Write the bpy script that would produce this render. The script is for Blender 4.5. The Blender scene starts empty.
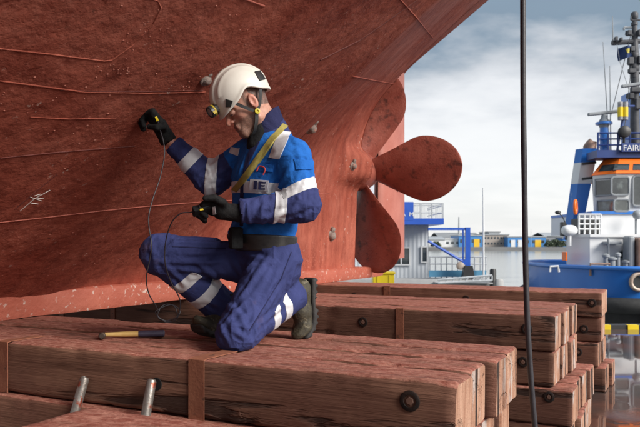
import bpy, bmesh, math, random
import numpy as np
from mathutils import Vector, Matrix, noise as mnoise
from mathutils.bvhtree import BVHTree
R = math.radians
random.seed(7)
SC = bpy.context.scene
COL = SC.collection

# ------------------------------------------------------------------ camera
F = 711.0                 # focal length in photograph pixels (photo is 640 wide)
HY = 242.0                # row of the horizon
CZ = 1.39                 # eye height above the dock deck
cam = bpy.data.cameras.new('camera')
cam.sensor_width = 36.0
cam.lens = F * 36.0 / 640.0
cam.shift_y = (HY - 213.5) / 640.0
cam.clip_start = 0.05
cam.clip_end = 6000
cam.dof.use_dof = True
cam.dof.focus_distance = 3.3
cam.dof.aperture_fstop = 8.0
camo = bpy.data.objects.new('camera', cam)
camo.location = (0, 0, CZ)
camo.rotation_euler = (R(90), 0, 0)
COL.objects.link(camo)
SC.camera = camo

# ------------------------------------------------------------------ light
SUN_DIR = Vector((0.82, -0.57, 0)).normalized()
SUN_EL = R(31)
sun = bpy.data.lights.new('sun', 'SUN')
sun.energy = 2.8
sun.angle = R(30)
sun.color = (1.0, 0.95, 0.88)
suno = bpy.data.objects.new('sun', sun)
to_sun = Vector((SUN_DIR.x * math.cos(SUN_EL), SUN_DIR.y * math.cos(SUN_EL), math.sin(SUN_EL)))
suno.rotation_euler = to_sun.to_track_quat('Z', 'Y').to_euler()
COL.objects.link(suno)

world = bpy.data.worlds.new('World')
SC.world = world
world.use_nodes = True
nt = world.node_tree
nt.nodes.clear()
def wn(t, **kw):
    n = nt.nodes.new(t)
    for k, v in kw.items(): setattr(n, k, v)
    return n
wout = wn('ShaderNodeOutputWorld'); bg = wn('ShaderNodeBackground'); bg.inputs[1].default_value = 0.1
sky = wn('ShaderNodeTexSky', sky_type='NISHITA'); sky.sun_disc = False
sky.sun_elevation = SUN_EL; sky.sun_rotation = math.atan2(SUN_DIR.x, SUN_DIR.y)
tc = wn('ShaderNodeTexCoord'); sep = wn('ShaderNodeSeparateXYZ')
nt.links.new(tc.outputs['Generated'], sep.inputs[0])
def wmath(op, a, b=None, c=None):
    n = wn('ShaderNodeMath', operation=op)
    for i, v in enumerate((a, b, c)):
        if v is None: continue
        if isinstance(v, (int, float)): n.inputs[i].default_value = v
        else: nt.links.new(v, n.inputs[i])
    return n.outputs[0]
zz = wmath('MAXIMUM', sep.outputs[2], 0.0)
den = wmath('ADD', zz, 0.16)
px = wmath('DIVIDE', sep.outputs[0], den); py = wmath('DIVIDE', sep.outputs[1], den)
comb = wn('ShaderNodeCombineXYZ'); nt.links.new(px, comb.inputs[0]); nt.links.new(py, comb.inputs[1])
n1 = wn('ShaderNodeTexNoise'); n1.inputs['Scale'].default_value = 0.75; n1.inputs['Detail'].default_value = 6; n1.inputs['Roughness'].default_value = 0.52
nt.links.new(comb.outputs[0], n1.inputs['Vector'])
n2 = wn('ShaderNodeTexNoise'); n2.inputs['Scale'].default_value = 2.3; n2.inputs['Detail'].default_value = 5; n2.inputs['Roughness'].default_value = 0.55
nt.links.new(comb.outputs[0], n2.inputs['Vector'])
# elevation, broken up by the cloud noise, picks the tone of the cloud deck
e = wmath('ADD', zz, wmath('MULTIPLY', wmath('SUBTRACT', n1.outputs[0], 0.5), 0.36))
e = wmath('ADD', e, wmath('MULTIPLY', wmath('SUBTRACT', n2.outputs[0], 0.5), 0.22))
ramp = wn('ShaderNodeValToRGB')
cr = ramp.color_ramp
stops = [(0.0, (.455, .46, .465)), (0.08, (.50, .50, .502)), (0.13, (.485, .486, .49)), (0.165, (.44, .445, .455)), (0.215, (.33, .342, .36)), (0.28, (.125, .165, .205)), (0.42, (.14, .19, .24)), (0.7, (.30, .335, .37)), (1.0, (.40, .43, .46))]
while len(cr.elements) < len(stops): cr.elements.new(0.5)
for el, (p, c) in zip(cr.elements, stops):
    el.position = p; el.color = (*c, 1)
nt.links.new(e, ramp.inputs[0])
sc10 = wn('ShaderNodeVectorMath', operation='SCALE'); sc10.inputs['Scale'].default_value = 10.0
nt.links.new(ramp.outputs[0], sc10.inputs[0])
mixw = wn('ShaderNodeMix', data_type='RGBA'); mixw.inputs[0].default_value = 0.90
nt.links.new(sky.outputs[0], mixw.inputs[6]); nt.links.new(sc10.outputs[0], mixw.inputs[7])
nt.links.new(mixw.outputs[2], bg.inputs[0]); nt.links.new(bg.outputs[0], wout.inputs[0])

SC.view_settings.view_transform = 'Standard'
SC.view_settings.look = 'None'
SC.view_settings.exposure = 0.98
SC.view_settings.gamma = 1.0
SC.render.engine = 'CYCLES'
SC.cycles.use_denoising = True
SC.cycles.max_bounces = 8
SC.cycles.caustics_reflective = False
SC.cycles.caustics_refractive = False

# ------------------------------------------------------------------ places
def W(px, py, d):
    """photo pixel + depth in metres -> world point"""
    return Vector(((px - 320) / F * d, d, CZ + (HY - py) / F * d))
TH = R(27.0)
U = Vector((math.cos(TH), -math.sin(TH), 0))     # along the timbers, to the right
V = Vector((math.sin(TH), math.cos(TH), 0))      # along the ship, aft
T0 = 3.79                                        # eye's distance from the ship's centre plane
def S(s, t, z):
    """ship frame (aft, to port, height relative to the eye) -> world"""
    p = V * s + U * (t - T0)
    return Vector((p.x, p.y, CZ + z))
TOPZ = -0.47                                     # top of the timber stacks, relative to the eye
def ray_s(px, py, s0):
    """where the pixel's ray meets the upright plane s = s0: (t, z)"""
    d = Vector(((px - 320) / F, 1.0, 0)); lam = s0 / d.dot(V)
    return T0 + lam * d.dot(U), (HY - py) / F * lam

# ------------------------------------------------------------------ materials
MATS = {}
def pmat(name, c1, c2=None, scale=6.0, rough=0.6, metal=0.0, bump=0.0, bscale=40.0, stretch=(1, 1, 1), c3=None, spot=0.62, sscale=20.0, swidth=0.06,
         dust=None, dust_lo=0.4, spec=0.5, rvar=0.0, detail=6, rand=0.0, coat=0.0, coords='Object'):
    """procedural material: two tones by noise, optional third tone in spots, optional dust on upward faces, bump"""
    if name in MATS: return MATS[name]
    m = bpy.data.materials.new(name); m.use_nodes = True
    t = m.node_tree; L = t.links.new
    b = t.nodes['Principled BSDF']
    b.inputs['Roughness'].default_value = rough; b.inputs['Metallic'].default_value = metal
    b.inputs['Specular IOR Level'].default_value = spec
    if coat: b.inputs['Coat Weight'].default_value = coat
    tc = t.nodes.new('ShaderNodeTexCoord'); mp = t.nodes.new('ShaderNodeMapping'); mp.inputs['Scale'].default_value = stretch
    L(tc.outputs[coords], mp.inputs[0])
    vec = mp.outputs[0]
    if rand:
        oi = t.nodes.new('ShaderNodeObjectInfo'); va = t.nodes.new('ShaderNodeVectorMath'); va.operation = 'ADD'
        sc = t.nodes.new('ShaderNodeMath'); sc.operation = 'MULTIPLY'; sc.inputs[1].default_value = 57.0
        L(oi.outputs['Random'], sc.inputs[0]); L(vec, va.inputs[0]); L(sc.outputs[0], va.inputs[1]); vec = va.outputs[0]
    def noise(s, d=detail, r=0.6):
        n = t.nodes.new('ShaderNodeTexNoise'); n.inputs['Scale'].default_value = s; n.inputs['Detail'].default_value = d; n.inputs['Roughness'].default_value = r
        L(vec, n.inputs['Vector']); return n.outputs[0]
    def mix(f, a, bb):
        n = t.nodes.new('ShaderNodeMix'); n.data_type = 'RGBA'
        for i, v in ((0, f), (6, a), (7, bb)):
            if isinstance(v, tuple): n.inputs[i].default_value = (*v, 1)
            elif isinstance(v, (int, float)): n.inputs[i].default_value = v
            else: L(v, n.inputs[i])
        return n.outputs[2]
    def mrange(x, lo, hi, a=0., bb=1.):
        n = t.nodes.new('ShaderNodeMapRange'); L(x, n.inputs[0]); n.inputs[1].default_value = lo; n.inputs[2].default_value = hi
        n.inputs[3].default_value = a; n.inputs[4].default_value = bb; return n.outputs[0]
    col = c1
    nv = noise(scale)
    if c2: col = mix(mrange(nv, .32, .68), c1, c2)
    if c3: col = mix(mrange(noise(sscale), spot, spot + swidth), col, c3)
    if rand:
        hv = t.nodes.new('ShaderNodeHueSaturation'); hv.inputs['Hue'].default_value = .5
        L(mrange(oi.outputs['Random'], 0, 1, 1 - rand, 1 + rand), hv.inputs['Value'])
        if isinstance(col, tuple): hv.inputs['Color'].default_value = (*col, 1)
        else: L(col, hv.inputs['Color'])
        col = hv.outputs[0]
    if dust:
        ge = t.nodes.new('ShaderNodeNewGeometry'); sp = t.nodes.new('ShaderNodeSeparateXYZ'); L(ge.outputs['Normal'], sp.inputs[0])
        a = t.nodes.new('ShaderNodeMath'); a.operation = 'MULTIPLY'
        L(mrange(sp.outputs[2], .45, .9), a.inputs[0]); L(mrange(noise(scale * 1.7), dust_lo - .12, dust_lo + .12), a.inputs[1])
        col = mix(a.outputs[0], col, dust)
    if isinstance(col, tuple): b.inputs['Base Color'].default_value = (*col, 1)
    else: L(col, b.inputs['Base Color'])
    if rvar: L(mrange(nv, .3, .7, max(.02, rough - rvar), min(1, rough + rvar)), b.inputs['Roughness'])
    if bump:
        bp = t.nodes.new('ShaderNodeBump'); bp.inputs['Strength'].default_value = 1.0; bp.inputs['Distance'].default_value = bump
        L(noise(bscale, 5), bp.inputs['Height']); L(bp.outputs[0], b.inputs['Normal'])
    MATS[name] = m
    return m

# ------------------------------------------------------------------ objects
def tag(o, label=None, cat=None, group=None, kind=None):
    if label: o['label'] = label
    if cat: o['category'] = cat
    if group: o['group'] = group
    if kind: o['kind'] = kind
    return o
def empty(name, loc=(0, 0, 0), rz=0.0):
    o = bpy.data.objects.new(name, None); o.location = loc; o.rotation_euler = (0, 0, rz); o.empty_display_size = .1
    COL.objects.link(o); return o
def link_mesh(name, me, mat, parent=None, smooth=None):
    o = bpy.data.objects.new(name, me); COL.objects.link(o)
    for m in (mat if isinstance(mat, (list, tuple)) else [mat]): me.materials.append(m)
    if parent:
        o.parent = parent
        bpy_mats[o] = parent
    if smooth is not None:
        me.polygons.foreach_set('use_smooth', [True] * len(me.polygons))
        if smooth < 180: me.set_sharp_from_angle(angle=R(smooth))
    return o
bpy_mats = {}
def world_of(o):
    m = o.matrix_basis.copy()
    while o.parent:
        o = o.parent; m = o.matrix_basis @ m
    return m
class MB:
    """collects shapes in world (or local) coordinates; build() makes ONE mesh object"""
    def __init__(s): s.v = []; s.f = []; s.m = []; s.mi = 0
    def add(s, vs, fs):
        k = len(s.v); s.v += [tuple(x) for x in vs]; s.f += [tuple(i + k for i in f) for f in fs]; s.m += [s.mi] * len(fs); return s
    def box(s, c, size, rz=0.0, rot=None):
        hx, hy, hz = (x / 2 for x in size)
        M = rot if rot is not None else Matrix.Rotation(rz, 3, 'Z')
        c = Vector(c)
        P = [c + M @ Vector((sx * hx, sy * hy, sz * hz)) for sz in (-1, 1) for sx, sy in ((-1, -1), (1, -1), (1, 1), (-1, 1))]
        return s.add(P, [(3, 2, 1, 0), (4, 5, 6, 7), (0, 1, 5, 4), (1, 2, 6, 5), (2, 3, 7, 6), (3, 0, 4, 7)])
    def prism(s, poly, off):
        """poly: list of 3D points; extruded by vector off"""
        n = len(poly); off = Vector(off); A = [Vector(p) for p in poly]; B = [p + off for p in A]
        nrm = Vector((0, 0, 0))
        for i in range(n): nrm += A[i].cross(A[(i + 1) % n])
        fl = nrm.dot(off) > 0
        fs = [tuple(range(n))[::-1] if fl else tuple(range(n)), tuple(range(n, 2 * n)) if fl else tuple(range(n, 2 * n))[::-1]]
        for i in range(n):
            j = (i + 1) % n
            fs.append((i, j, n + j, n + i) if fl else (j, i, n + i, n + j))
        return s.add(A + B, fs)
    def tube(s, pts, r, n=8, cap=True):
        pts = [Vector(p) for p in pts]; rs = r if isinstance(r, (list, tuple)) else [r] * len(pts)
        vs = []; fs = []; prev = None
        for i, p in enumerate(pts):
            d = (pts[min(i + 1, len(pts) - 1)] - pts[max(i - 1, 0)]).normalized()
            if prev is None:
                a = d.orthogonal().normalized()
            else:
                a = (prev - d * prev.dot(d)); a = a.normalized() if a.length > 1e-6 else d.orthogonal().normalized()
            prev = a; b = d.cross(a)
            for k in range(n):
                an = 2 * math.pi * k / n; vs.append(p + (a * math.cos(an) + b * math.sin(an)) * rs[i])
        for i in range(len(pts) - 1):
            for k in range(n):
                k2 = (k + 1) % n; fs.append((i * n + k, i * n + k2, (i + 1) * n + k2, (i + 1) * n + k))
        if cap: fs += [tuple(range(n))[::-1], tuple(range((len(pts) - 1) * n, len(pts) * n))]
        return s.add(vs, fs)
    def lathe(s, prof, c, axis, n=24):
        """prof: (radius, along axis) pairs"""
        c = Vector(c); ax = Vector(axis).normalized(); a = ax.orthogonal().normalized(); b = ax.cross(a); vs = []; fs = []
        for r_, h in prof:
            for k in range(n):
                an = 2 * math.pi * k / n; vs.append(c + ax * h + (a * math.cos(an) + b * math.sin(an)) * max(r_, 1e-4))
        for i in range(len(prof) - 1):
            for k in range(n):
                k2 = (k + 1) % n; fs.append((i * n + k, i * n + k2, (i + 1) * n + k2, (i + 1) * n + k))
        fs += [tuple(range(n))[::-1], tuple(range((len(prof) - 1) * n, len(prof) * n))]
        return s.add(vs, fs)
    def sphere(s, c, r, nu=16, nv=10):
        r = r if isinstance(r, (list, tuple)) else (r, r, r); vs = []; fs = []
        for j in range(nv + 1):
            a = math.pi * j / nv
            for i in range(nu):
                b = 2 * math.pi * i / nu
                vs.append((c[0] + r[0] * math.sin(a) * math.cos(b), c[1] + r[1] * math.sin(a) * math.sin(b), c[2] + r[2] * math.cos(a)))
        for j in range(nv):
            for i in range(nu):
                i2 = (i + 1) % nu; fs.append((j * nu + i, (j + 1) * nu + i, (j + 1) * nu + i2, j * nu + i2))
        return s.add(vs, fs)
    def grid(s, G):
        """G: rows of points"""
        n = len(G[0]); vs = [p for row in G for p in row]; fs = []
        for i in range(len(G) - 1):
            for j in range(n - 1): fs.append((i * n + j, i * n + j + 1, (i + 1) * n + j + 1, (i + 1) * n + j))
        return s.add(vs, fs)
    def build(s, name, mat, parent=None, smooth=None, bevel=0.0):
        me = bpy.data.meshes.new(name)
        vs = s.v
        if parent:
            inv = world_of(parent).inverted(); vs = [tuple(inv @ Vector(v)) for v in vs]
        me.from_pydata(vs, [], s.f); me.update()
        bm = bmesh.new(); bm.from_mesh(me)
        if bevel: bmesh.ops.bevel(bm, geom=list(bm.edges), offset=bevel, segments=2, affect='EDGES', profile=.5, clamp_overlap=True)
        bmesh.ops.recalc_face_normals(bm, faces=bm.faces); bm.to_mesh(me); bm.free()
        if any(s.m) and not bevel: me.polygons.foreach_set('material_index', s.m)
        return link_mesh(name, me, mat, parent, smooth)
def text_mesh(name, txt, size, loc, rot, mat, parent, extrude=0.004, align='LEFT'):
    cu = bpy.data.curves.new(name, 'FONT'); cu.body = txt; cu.size = size; cu.extrude = extrude; cu.align_x = align
    to = bpy.data.objects.new(name + '_tmp', cu); COL.objects.link(to)
    bpy.context.view_layer.update()
    me = bpy.data.meshes.new_from_object(to.evaluated_get(bpy.context.evaluated_depsgraph_get()))
    bpy.data.objects.remove(to)
    M = Matrix.Translation(loc) @ rot.to_4x4()
    me.transform(world_of(parent).inverted() @ M)
    me.name = name; me.materials.clear()
    return link_mesh(name, me, mat, parent)
def sstep(x, a, b):
    x = min(1, max(0, (x - a) / (b - a))); return x * x * (3 - 2 * x)
def interp(x, xs, ys):
    return float(np.interp(x, xs, ys))

# ================================================================== SETTING
m_deck = bpy.data.materials.new('wet_deck'); m_deck.use_nodes = True
def _deck(m):
    t = m.node_tree; L = t.links.new; b = t.nodes['Principled BSDF']
    tc = t.nodes.new('ShaderNodeTexCoord')
    def noise(s, d=6):
        n = t.nodes.new('ShaderNodeTexNoise'); n.inputs['Scale'].default_value = s; n.inputs['Detail'].default_value = d; L(tc.outputs['Object'], n.inputs['Vector']); return n.outputs[0]
    def rmp(x, lo, hi, a=0., bb=1.):
        n = t.nodes.new('ShaderNodeMapRange'); L(x, n.inputs[0]); n.inputs[1].default_value = lo; n.inputs[2].default_value = hi; n.inputs[3].default_value = a; n.inputs[4].default_value = bb; return n.outputs[0]
    mx = t.nodes.new('ShaderNodeMix'); mx.data_type = 'RGBA'; L(rmp(noise(1.3), .35, .65), mx.inputs[0])
    mx.inputs[6].default_value = (.055, .052, .05, 1); mx.inputs[7].default_value = (.13, .062, .048, 1)
    L(mx.outputs[2], b.inputs['Base Color'])
    wet = noise(.55, 4)
    L(rmp(wet, .62, .76, .025, .3), b.inputs['Roughness'])
    b.inputs['Specular IOR Level'].default_value = .8
    bp = t.nodes.new('ShaderNodeBump'); bp.inputs['Distance'].default_value = .004
    mm = t.nodes.new('ShaderNodeMath'); mm.operation = 'MULTIPLY'; L(rmp(wet, .62, .78), mm.inputs[0]); L(noise(30), mm.inputs[1]); L(mm.outputs[0], bp.inputs['Height'])
    L(bp.outputs[0], b.inputs['Normal'])
_deck(m_deck)
mb = MB(); mb.box((-2, -6.7, -.25), (44, 36.4, .5)); o = mb.build('dock_deck', m_deck); tag(o, kind='structure')

m_water = bpy.data.materials.new('harbour_water'); m_water.use_nodes = True
def _water(m):
    t = m.node_tree; L = t.links.new; b = t.nodes['Principled BSDF']
    b.inputs['Base Color'].default_value = (.26, .28, .28, 1); b.inputs['Roughness'].default_value = .16; b.inputs['IOR'].default_value = 1.33
    tc = t.nodes.new('ShaderNodeTexCoord'); mp = t.nodes.new('ShaderNodeMapping'); mp.inputs['Scale'].default_value = (.5, 1.2, 1); L(tc.outputs['Object'], mp.inputs[0])
    w2 = t.nodes.new('ShaderNodeTexNoise'); w2.inputs['Scale'].default_value = .14; w2.inputs['Detail'].default_value = 4; L(mp.outputs[0], w2.inputs['Vector'])
    n = t.nodes.new('ShaderNodeTexNoise'); n.inputs['Scale'].default_value = 1.3; n.inputs['Detail'].default_value = 5; L(mp.outputs[0], n.inputs['Vector'])
    bp = t.nodes.new('ShaderNodeBump'); bp.inputs['Distance'].default_value = .03; L(n.outputs[0], bp.inputs['Height']); bq = t.nodes.new('ShaderNodeBump'); bq.inputs['Distance'].default_value = .22; L(w2.outputs[0], bq.inputs['Height']); L(bp.outputs[0], bq.inputs['Normal']); L(bq.outputs[0], b.inputs['Normal'])
_water(m_water)
WATER = -2.1
mb = MB(); mb.add([(-2500, -1500, WATER), (2500, -1500, WATER), (2500, 4000, WATER), (-2500, 4000, WATER)], [(0, 1, 2, 3)]); o = mb.build('water', m_water); tag(o, kind='structure')

# ================================================================== SHIP
KEEL = TOPZ
S_POST = 8.3
def prof_z(s):                       # underside of the counter, on the centre plane
    return interp(s, [8.3, 8.6, 9.0, 9.5, 9.9, 10.3], [1.70, 1.98, 2.20, 2.40, 2.50, 2.58])
def hull_t(s, z, bulge=True):
    zc = interp(s, [-8, 3.0, 4.5, 6.0, 7.2, 8.3, 9.2, 10.3], [-.47, -.47, -.12, .68, 1.30, 1.70, 2.15, 2.58])
    c = interp(s, [-8, 3.0, 4.5, 6.0, 7.2, 8.3, 9.2, 10.3], [.10, .12, .30, .50, .55, .45, .35, .12])
    k = interp(s, [-8, 2.0, 4.0, 8.3, 10.3], [.70, .715, .735, .72, .72])
    tau = interp(s, [-8, 6, 8.3, 9.3, 10.3], [.10, .10, .06, .02, .0])
    raw = lambda q: .5 * ((q - zc) + math.sqrt((q - zc) ** 2 + c * c)) / k
    t = tau + raw(z) - raw(KEEL)
    if bulge:
        t += .19 * math.exp(-((z - .93) / .21) ** 4) * sstep(s, 7.35, 8.1) * (1 - sstep(s, 8.3, 8.6))
    ex = t - 4.6
    if ex > 0: t = 4.6 + .5 * (1 - math.exp(-ex / .5))
    return t
def hull_disp(s, z):                 # slight dishing of the plates between frames
    return .012 * (mnoise.noise((s * 1.1, z * 1.6, 3.3)) + .5 * mnoise.noise((s * 2.7, z * 3.1, 9.1)))
def hull_hit(px, py):
    d = Vector(((px - 320) / F, 1.0, (HY - py) / F)); du = d.dot(U); ds = d.dot(V); lam = .6; prev = .6
    def inside(l):
        s, t, z = l * ds, T0 + l * du, l * d.z
        if z < KEEL or s > 10.3 or z > 4.4: return False
        if s > S_POST and z < prof_z(s): return False
        return t < hull_t(s, z) + hull_disp(s, z)
    while lam < 14:
        if inside(lam):
            a, b = prev, lam
            for _ in range(20):
                m_ = (a + b) / 2
                if inside(m_): b = m_
                else: a = m_
            return Vector((b * d.x, b, CZ + b * d.z))
        prev = lam; lam += .02
    return None

def hull_material():
    m = bpy.data.materials.new('antifouling_paint'); m.use_nodes = True
    t = m.node_tree; L = t.links.new; b = t.nodes['Principled BSDF']
    tc = t.nodes.new('ShaderNodeTexCoord')
    def noise(s, d=6, st=(1, 1, 1), r=.6):
        mp = t.nodes.new('ShaderNodeMapping'); mp.inputs['Scale'].default_value = st; L(tc.outputs['Object'], mp.inputs[0])
        n = t.nodes.new('ShaderNodeTexNoise'); n.inputs['Scale'].default_value = s; n.inputs['Detail'].default_value = d; n.inputs['Roughness'].default_value = r; L(mp.outputs[0], n.inputs['Vector']); return n.outputs[0]
    def rmp(x, lo, hi, a=0., bb=1.):
        n = t.nodes.new('ShaderNodeMapRange'); L(x, n.inputs[0]); n.inputs[1].default_value = lo; n.inputs[2].default_value = hi; n.inputs[3].default_value = a; n.inputs[4].default_value = bb; return n.outputs[0]
    def mix(f, a, bb):
        n = t.nodes.new('ShaderNodeMix'); n.data_type = 'RGBA'
        for i, v in ((0, f), (6, a), (7, bb)):
            if isinstance(v, tuple): n.inputs[i].default_value = (*v, 1)
            elif isinstance(v, (int, float)): n.inputs[i].default_value = v
            else: L(v, n.inputs[i])
        return n.outputs[2]
    def mul(a, bb):
        n = t.nodes.new('ShaderNodeMath'); n.operation = 'MULTIPLY'
        L(a, n.inputs[0])
        if isinstance(bb, (int, float)): n.inputs[1].default_value = bb
        else: L(bb, n.inputs[1])
        return n.outputs[0]
    col = mix(rmp(noise(1.1), .34, .66), (.270, .058, .036), (.405, .120, .079))
    col = mix(rmp(noise(9, 8, (1, 1, .35)), .38, .70, 0, .72), col, (.150, .028, .019))      # runs of darker old coats
    col = mix(mul(rmp(noise(55, 4), .56, .70), rmp(noise(1.7, 4), .42, .62)), col, (.48, .17, .12))   # chalky specks
    col = mix(mul(rmp(noise(26, 5), .63, .68), rmp(noise(2.3, 3), .52, .62)), col, (.56, .40, .34))   # shell scars
    col = mix(mul(rmp(noise(34, 5), .62, .67), rmp(noise(1.9, 3, (1, 1, 1.3)), .55, .64)), col, (.07, .022, .018))  # chips to dark primer
    col = mix(mul(rmp(noise(.8, 5, (1, 1, .8)), .50, .66), rmp(noise(14, 6, (1, 1, .3), .7), .36, .62, .15, .65)), col, (.47, .165, .115))   # faded, scuffed areas
    col = mix(mul(rmp(noise(5, 7, (1.6, 1.6, .10), .7), .56, .70), .55), col, (.12, .026, .018))   # run-off streaks
    L(col, b.inputs['Base Color'])
    L(rmp(noise(4), .3, .7, .62, .82), b.inputs['Roughness']); b.inputs['Specular IOR Level'].default_value = .12
    bp = t.nodes.new('ShaderNodeBump'); bp.inputs['Distance'].default_value = .0035; L(noise(30, 5, (1, 1, .8), .6), bp.inputs['Height'])
    b2 = t.nodes.new('ShaderNodeBump'); b2.inputs['Distance'].default_value = .016; L(noise(6, 5), b2.inputs['Height']); L(bp.outputs[0], b2.inputs['Normal'])
    L(b2.outputs[0], b.inputs['Normal'])
    return m
m_hull = hull_material()
m_prop = pmat('propeller_paint', (.25, .060, .042), (.39, .115, .080), 4, .40, bump=.004, bscale=45, c3=(.11, .036, .028), spot=.54, sscale=10, swidth=.16, rvar=.12)
m_rudder = pmat('rudder_paint', (.36, .105, .075), (.45, .16, .12), 3, .55, bump=.003, bscale=50, c3=(.62, .46, .42), spot=.68, sscale=24)
m_keel = pmat('keel_paint', (.36, .085, .052), (.44, .125, .08), 5, .6, bump=.006, bscale=30, c3=(.56, .40, .34), spot=.60, sscale=24, swidth=.06)
m_weld = pmat('weld_bead_paint', (.40, .11, .075), (.30, .07, .045), 12, .55, bump=.004, bscale=70)
m_seam = pmat('dark_seam_paint', (.10, .022, .016), (.16, .035, .025), 12, .7, bump=.004, bscale=70)
m_anode = pmat('corroded_zinc', (.30, .25, .22), (.19, .12, .10), 30, .75, metal=.2, bump=.006, bscale=60, c3=(.5, .2, .14), spot=.6)

ship = empty('ship', S(5, 0, KEEL)); tag(ship, 'large ship with rusty red underwater hull, five bladed propeller and rudder', 'ship')
ZTOP = 4.4
def hull_sheet(side):
    mb = MB(); G = []
    ss = [-8 + .4 * i for i in range(20)] + [i * .06 for i in range(0, 139)]
    ss = [s for s in ss if s < S_POST] + [S_POST]
    ws = [(i / 110) ** 1.25 for i in range(111)]
    for s in ss:
        G.append([S(s, side * (hull_t(s, KEEL + w * (ZTOP - KEEL)) + (hull_disp(s, KEEL + w * (ZTOP - KEEL)) if w > 0 else 0)), KEEL + w * (ZTOP - KEEL)) for w in ws])
    mb.grid(G)
    # counter, aft of the propeller post
    G2 = []; E = []
    for i in range(41):
        s = S_POST + (10.3 - S_POST) * i / 40; zb = prof_z(s)
        fade = 1 - sstep(s, S_POST, 9.6); base = hull_t(s, zb, False) * (1 - fade)
        G2.append([S(s, side * (max(0, hull_t(s, zb + w * (ZTOP - zb), s <= S_POST + .01) - base * (1 - w) ** 3)), zb + w * (ZTOP - zb)) for w in ws[::2] + [1.0]])
        E.append([S(s, 0, zb), G2[-1][0]])
    mb.grid(G2); mb.grid(E)
    # edge of the post
    mb.grid([[S(S_POST, 0, KEEL + q), S(S_POST, side * (hull_t(S_POST, KEEL + q)), KEEL + q)] for q in np.linspace(0, prof_z(S_POST) - KEEL, 40)])
    # transom, bottom of the keel
    mb.grid([[S(10.3, 0, p.z - CZ), p] for p in G2[-1]])
    mb.grid([[S(s, 0, KEEL), S(s, side * hull_t(s, KEEL), KEEL)] for s in ss])
    return mb
hull_sheet(1).build('hull_plating', m_hull, ship, smooth=50)
hull_sheet(-1).build('hull_plating', m_hull, ship, smooth=50)
# closed deck on top so that no light falls through
mb = MB(); mb.grid([[S(s, -hull_t(s, ZTOP, False), ZTOP), S(s, hull_t(s, ZTOP, False), ZTOP)] for s in np.linspace(-8, 10.3, 40)]); mb.build('deck', m_hull, ship)
# keel bar, standing a little proud of the plating
mb = MB(); G = []
for i in range(141):
    s = -6 + (9.25 + 6) * i / 140
    hgt = interp(s, [-6, 4, 8.3, 8.5, 9.25], [.165, .165, .15, .15, .10]); wd = interp(s, [-6, 6, 8.3, 9.0, 9.25], [.20, .19, .15, .12, .06]) + .006 * mnoise.noise((s * 4, 0, 0))
    topin = hull_t(min(s, 8.3), KEEL + hgt) - .03 if s <= 8.3 else wd - .01
    z0 = KEEL + .004 + .006 * mnoise.noise((s * 3, 5, 0))
    G.append([S(s, -wd, z0), S(s, wd, z0), S(s, wd + .012, z0 + .03), S(s, max(wd + .008, topin), KEEL + hgt - .012), S(s, max(wd - .015, topin - .02), KEEL + hgt), S(s, -wd, KEEL + hgt), S(s, -wd, z0)])
mb.grid(G); mb.add(G[-1][:6], [tuple(range(6))]); mb.add(G[0][:6], [tuple(range(6))])
mb.build('keel_bar', m_keel, ship, smooth=40)

# weld seams, laid along the plating
def seam(pix, r, mat, name='weld_seam', n=26, jit=.35):
    pts = []
    for i in range(len(pix) - 1):
        for k in range(n):
            f = k / n; a, b_ = pix[i], pix[i + 1]
            p = hull_hit(a[0] + (b_[0] - a[0]) * f, a[1] + (b_[1] - a[1]) * f)
            if p: pts.append(p)
    p = hull_hit(*pix[-1])
    if p: pts.append(p)
    if len(pts) < 2: return
    eye_ = Vector((0, 0, CZ)); pts = [p + (p - eye_).normalized() * r * .55 for p in pts]
    rs = [r * (1 + jit * mnoise.noise((p.x * 23, p.y * 23, p.z * 23))) for p in pts]
    mb = MB(); mb.tube(pts, rs, 7); return mb.build(name, mat, ship, smooth=60)
seam([(-6, 48), (50, 54), (104, 61), (112, 60), (133, 45), (153, 24), (161, 8), (158, 1), (146, -3)], .0042, m_hull)
seam([(-6, 80), (40, 86), (85, 92), (150, 93), (205, 92)], .005, m_hull)
seam([(60, 90.3), (100, 91.3), (150, 91.4), (203, 90.4)], .003, m_seam)
seam([(30, 117), (70, 119), (116, 118)], .0035, m_hull)
seam([(-6, 223), (50, 217), (100, 211), (150, 206), (200, 202), (260, 199), (330, 193)], .0045, m_weld)
seam([(240, -3), (264, 6)], .006, m_weld)
seam([(15, 209), (35, 192), (57, 174)], .004, m_seam)
seam([(398, -3), (415, 16), (433, 38)], .005, m_hull)
seam([(352, 76), (372, 80), (394, 84)], .005, m_hull)
seam([(0, 158), (60, 152), (135, 146)], .004, m_seam)
seam([(320, 60), (360, 40), (420, -2)], .006, m_seam)
# white chalk survey scribble
m_chalk = pmat('chalk', (.72, .68, .65), (.5, .4, .36), 60, .9)
for pl in ([(20, 211), (34, 199), (50, 190)], [(30, 197), (42, 201)], [(34, 196), (40, 194), (36, 199), (44, 198)], [(31, 203), (38, 204)]):
    seam(pl, .0028, m_chalk, 'chalk_mark', 10)
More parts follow.
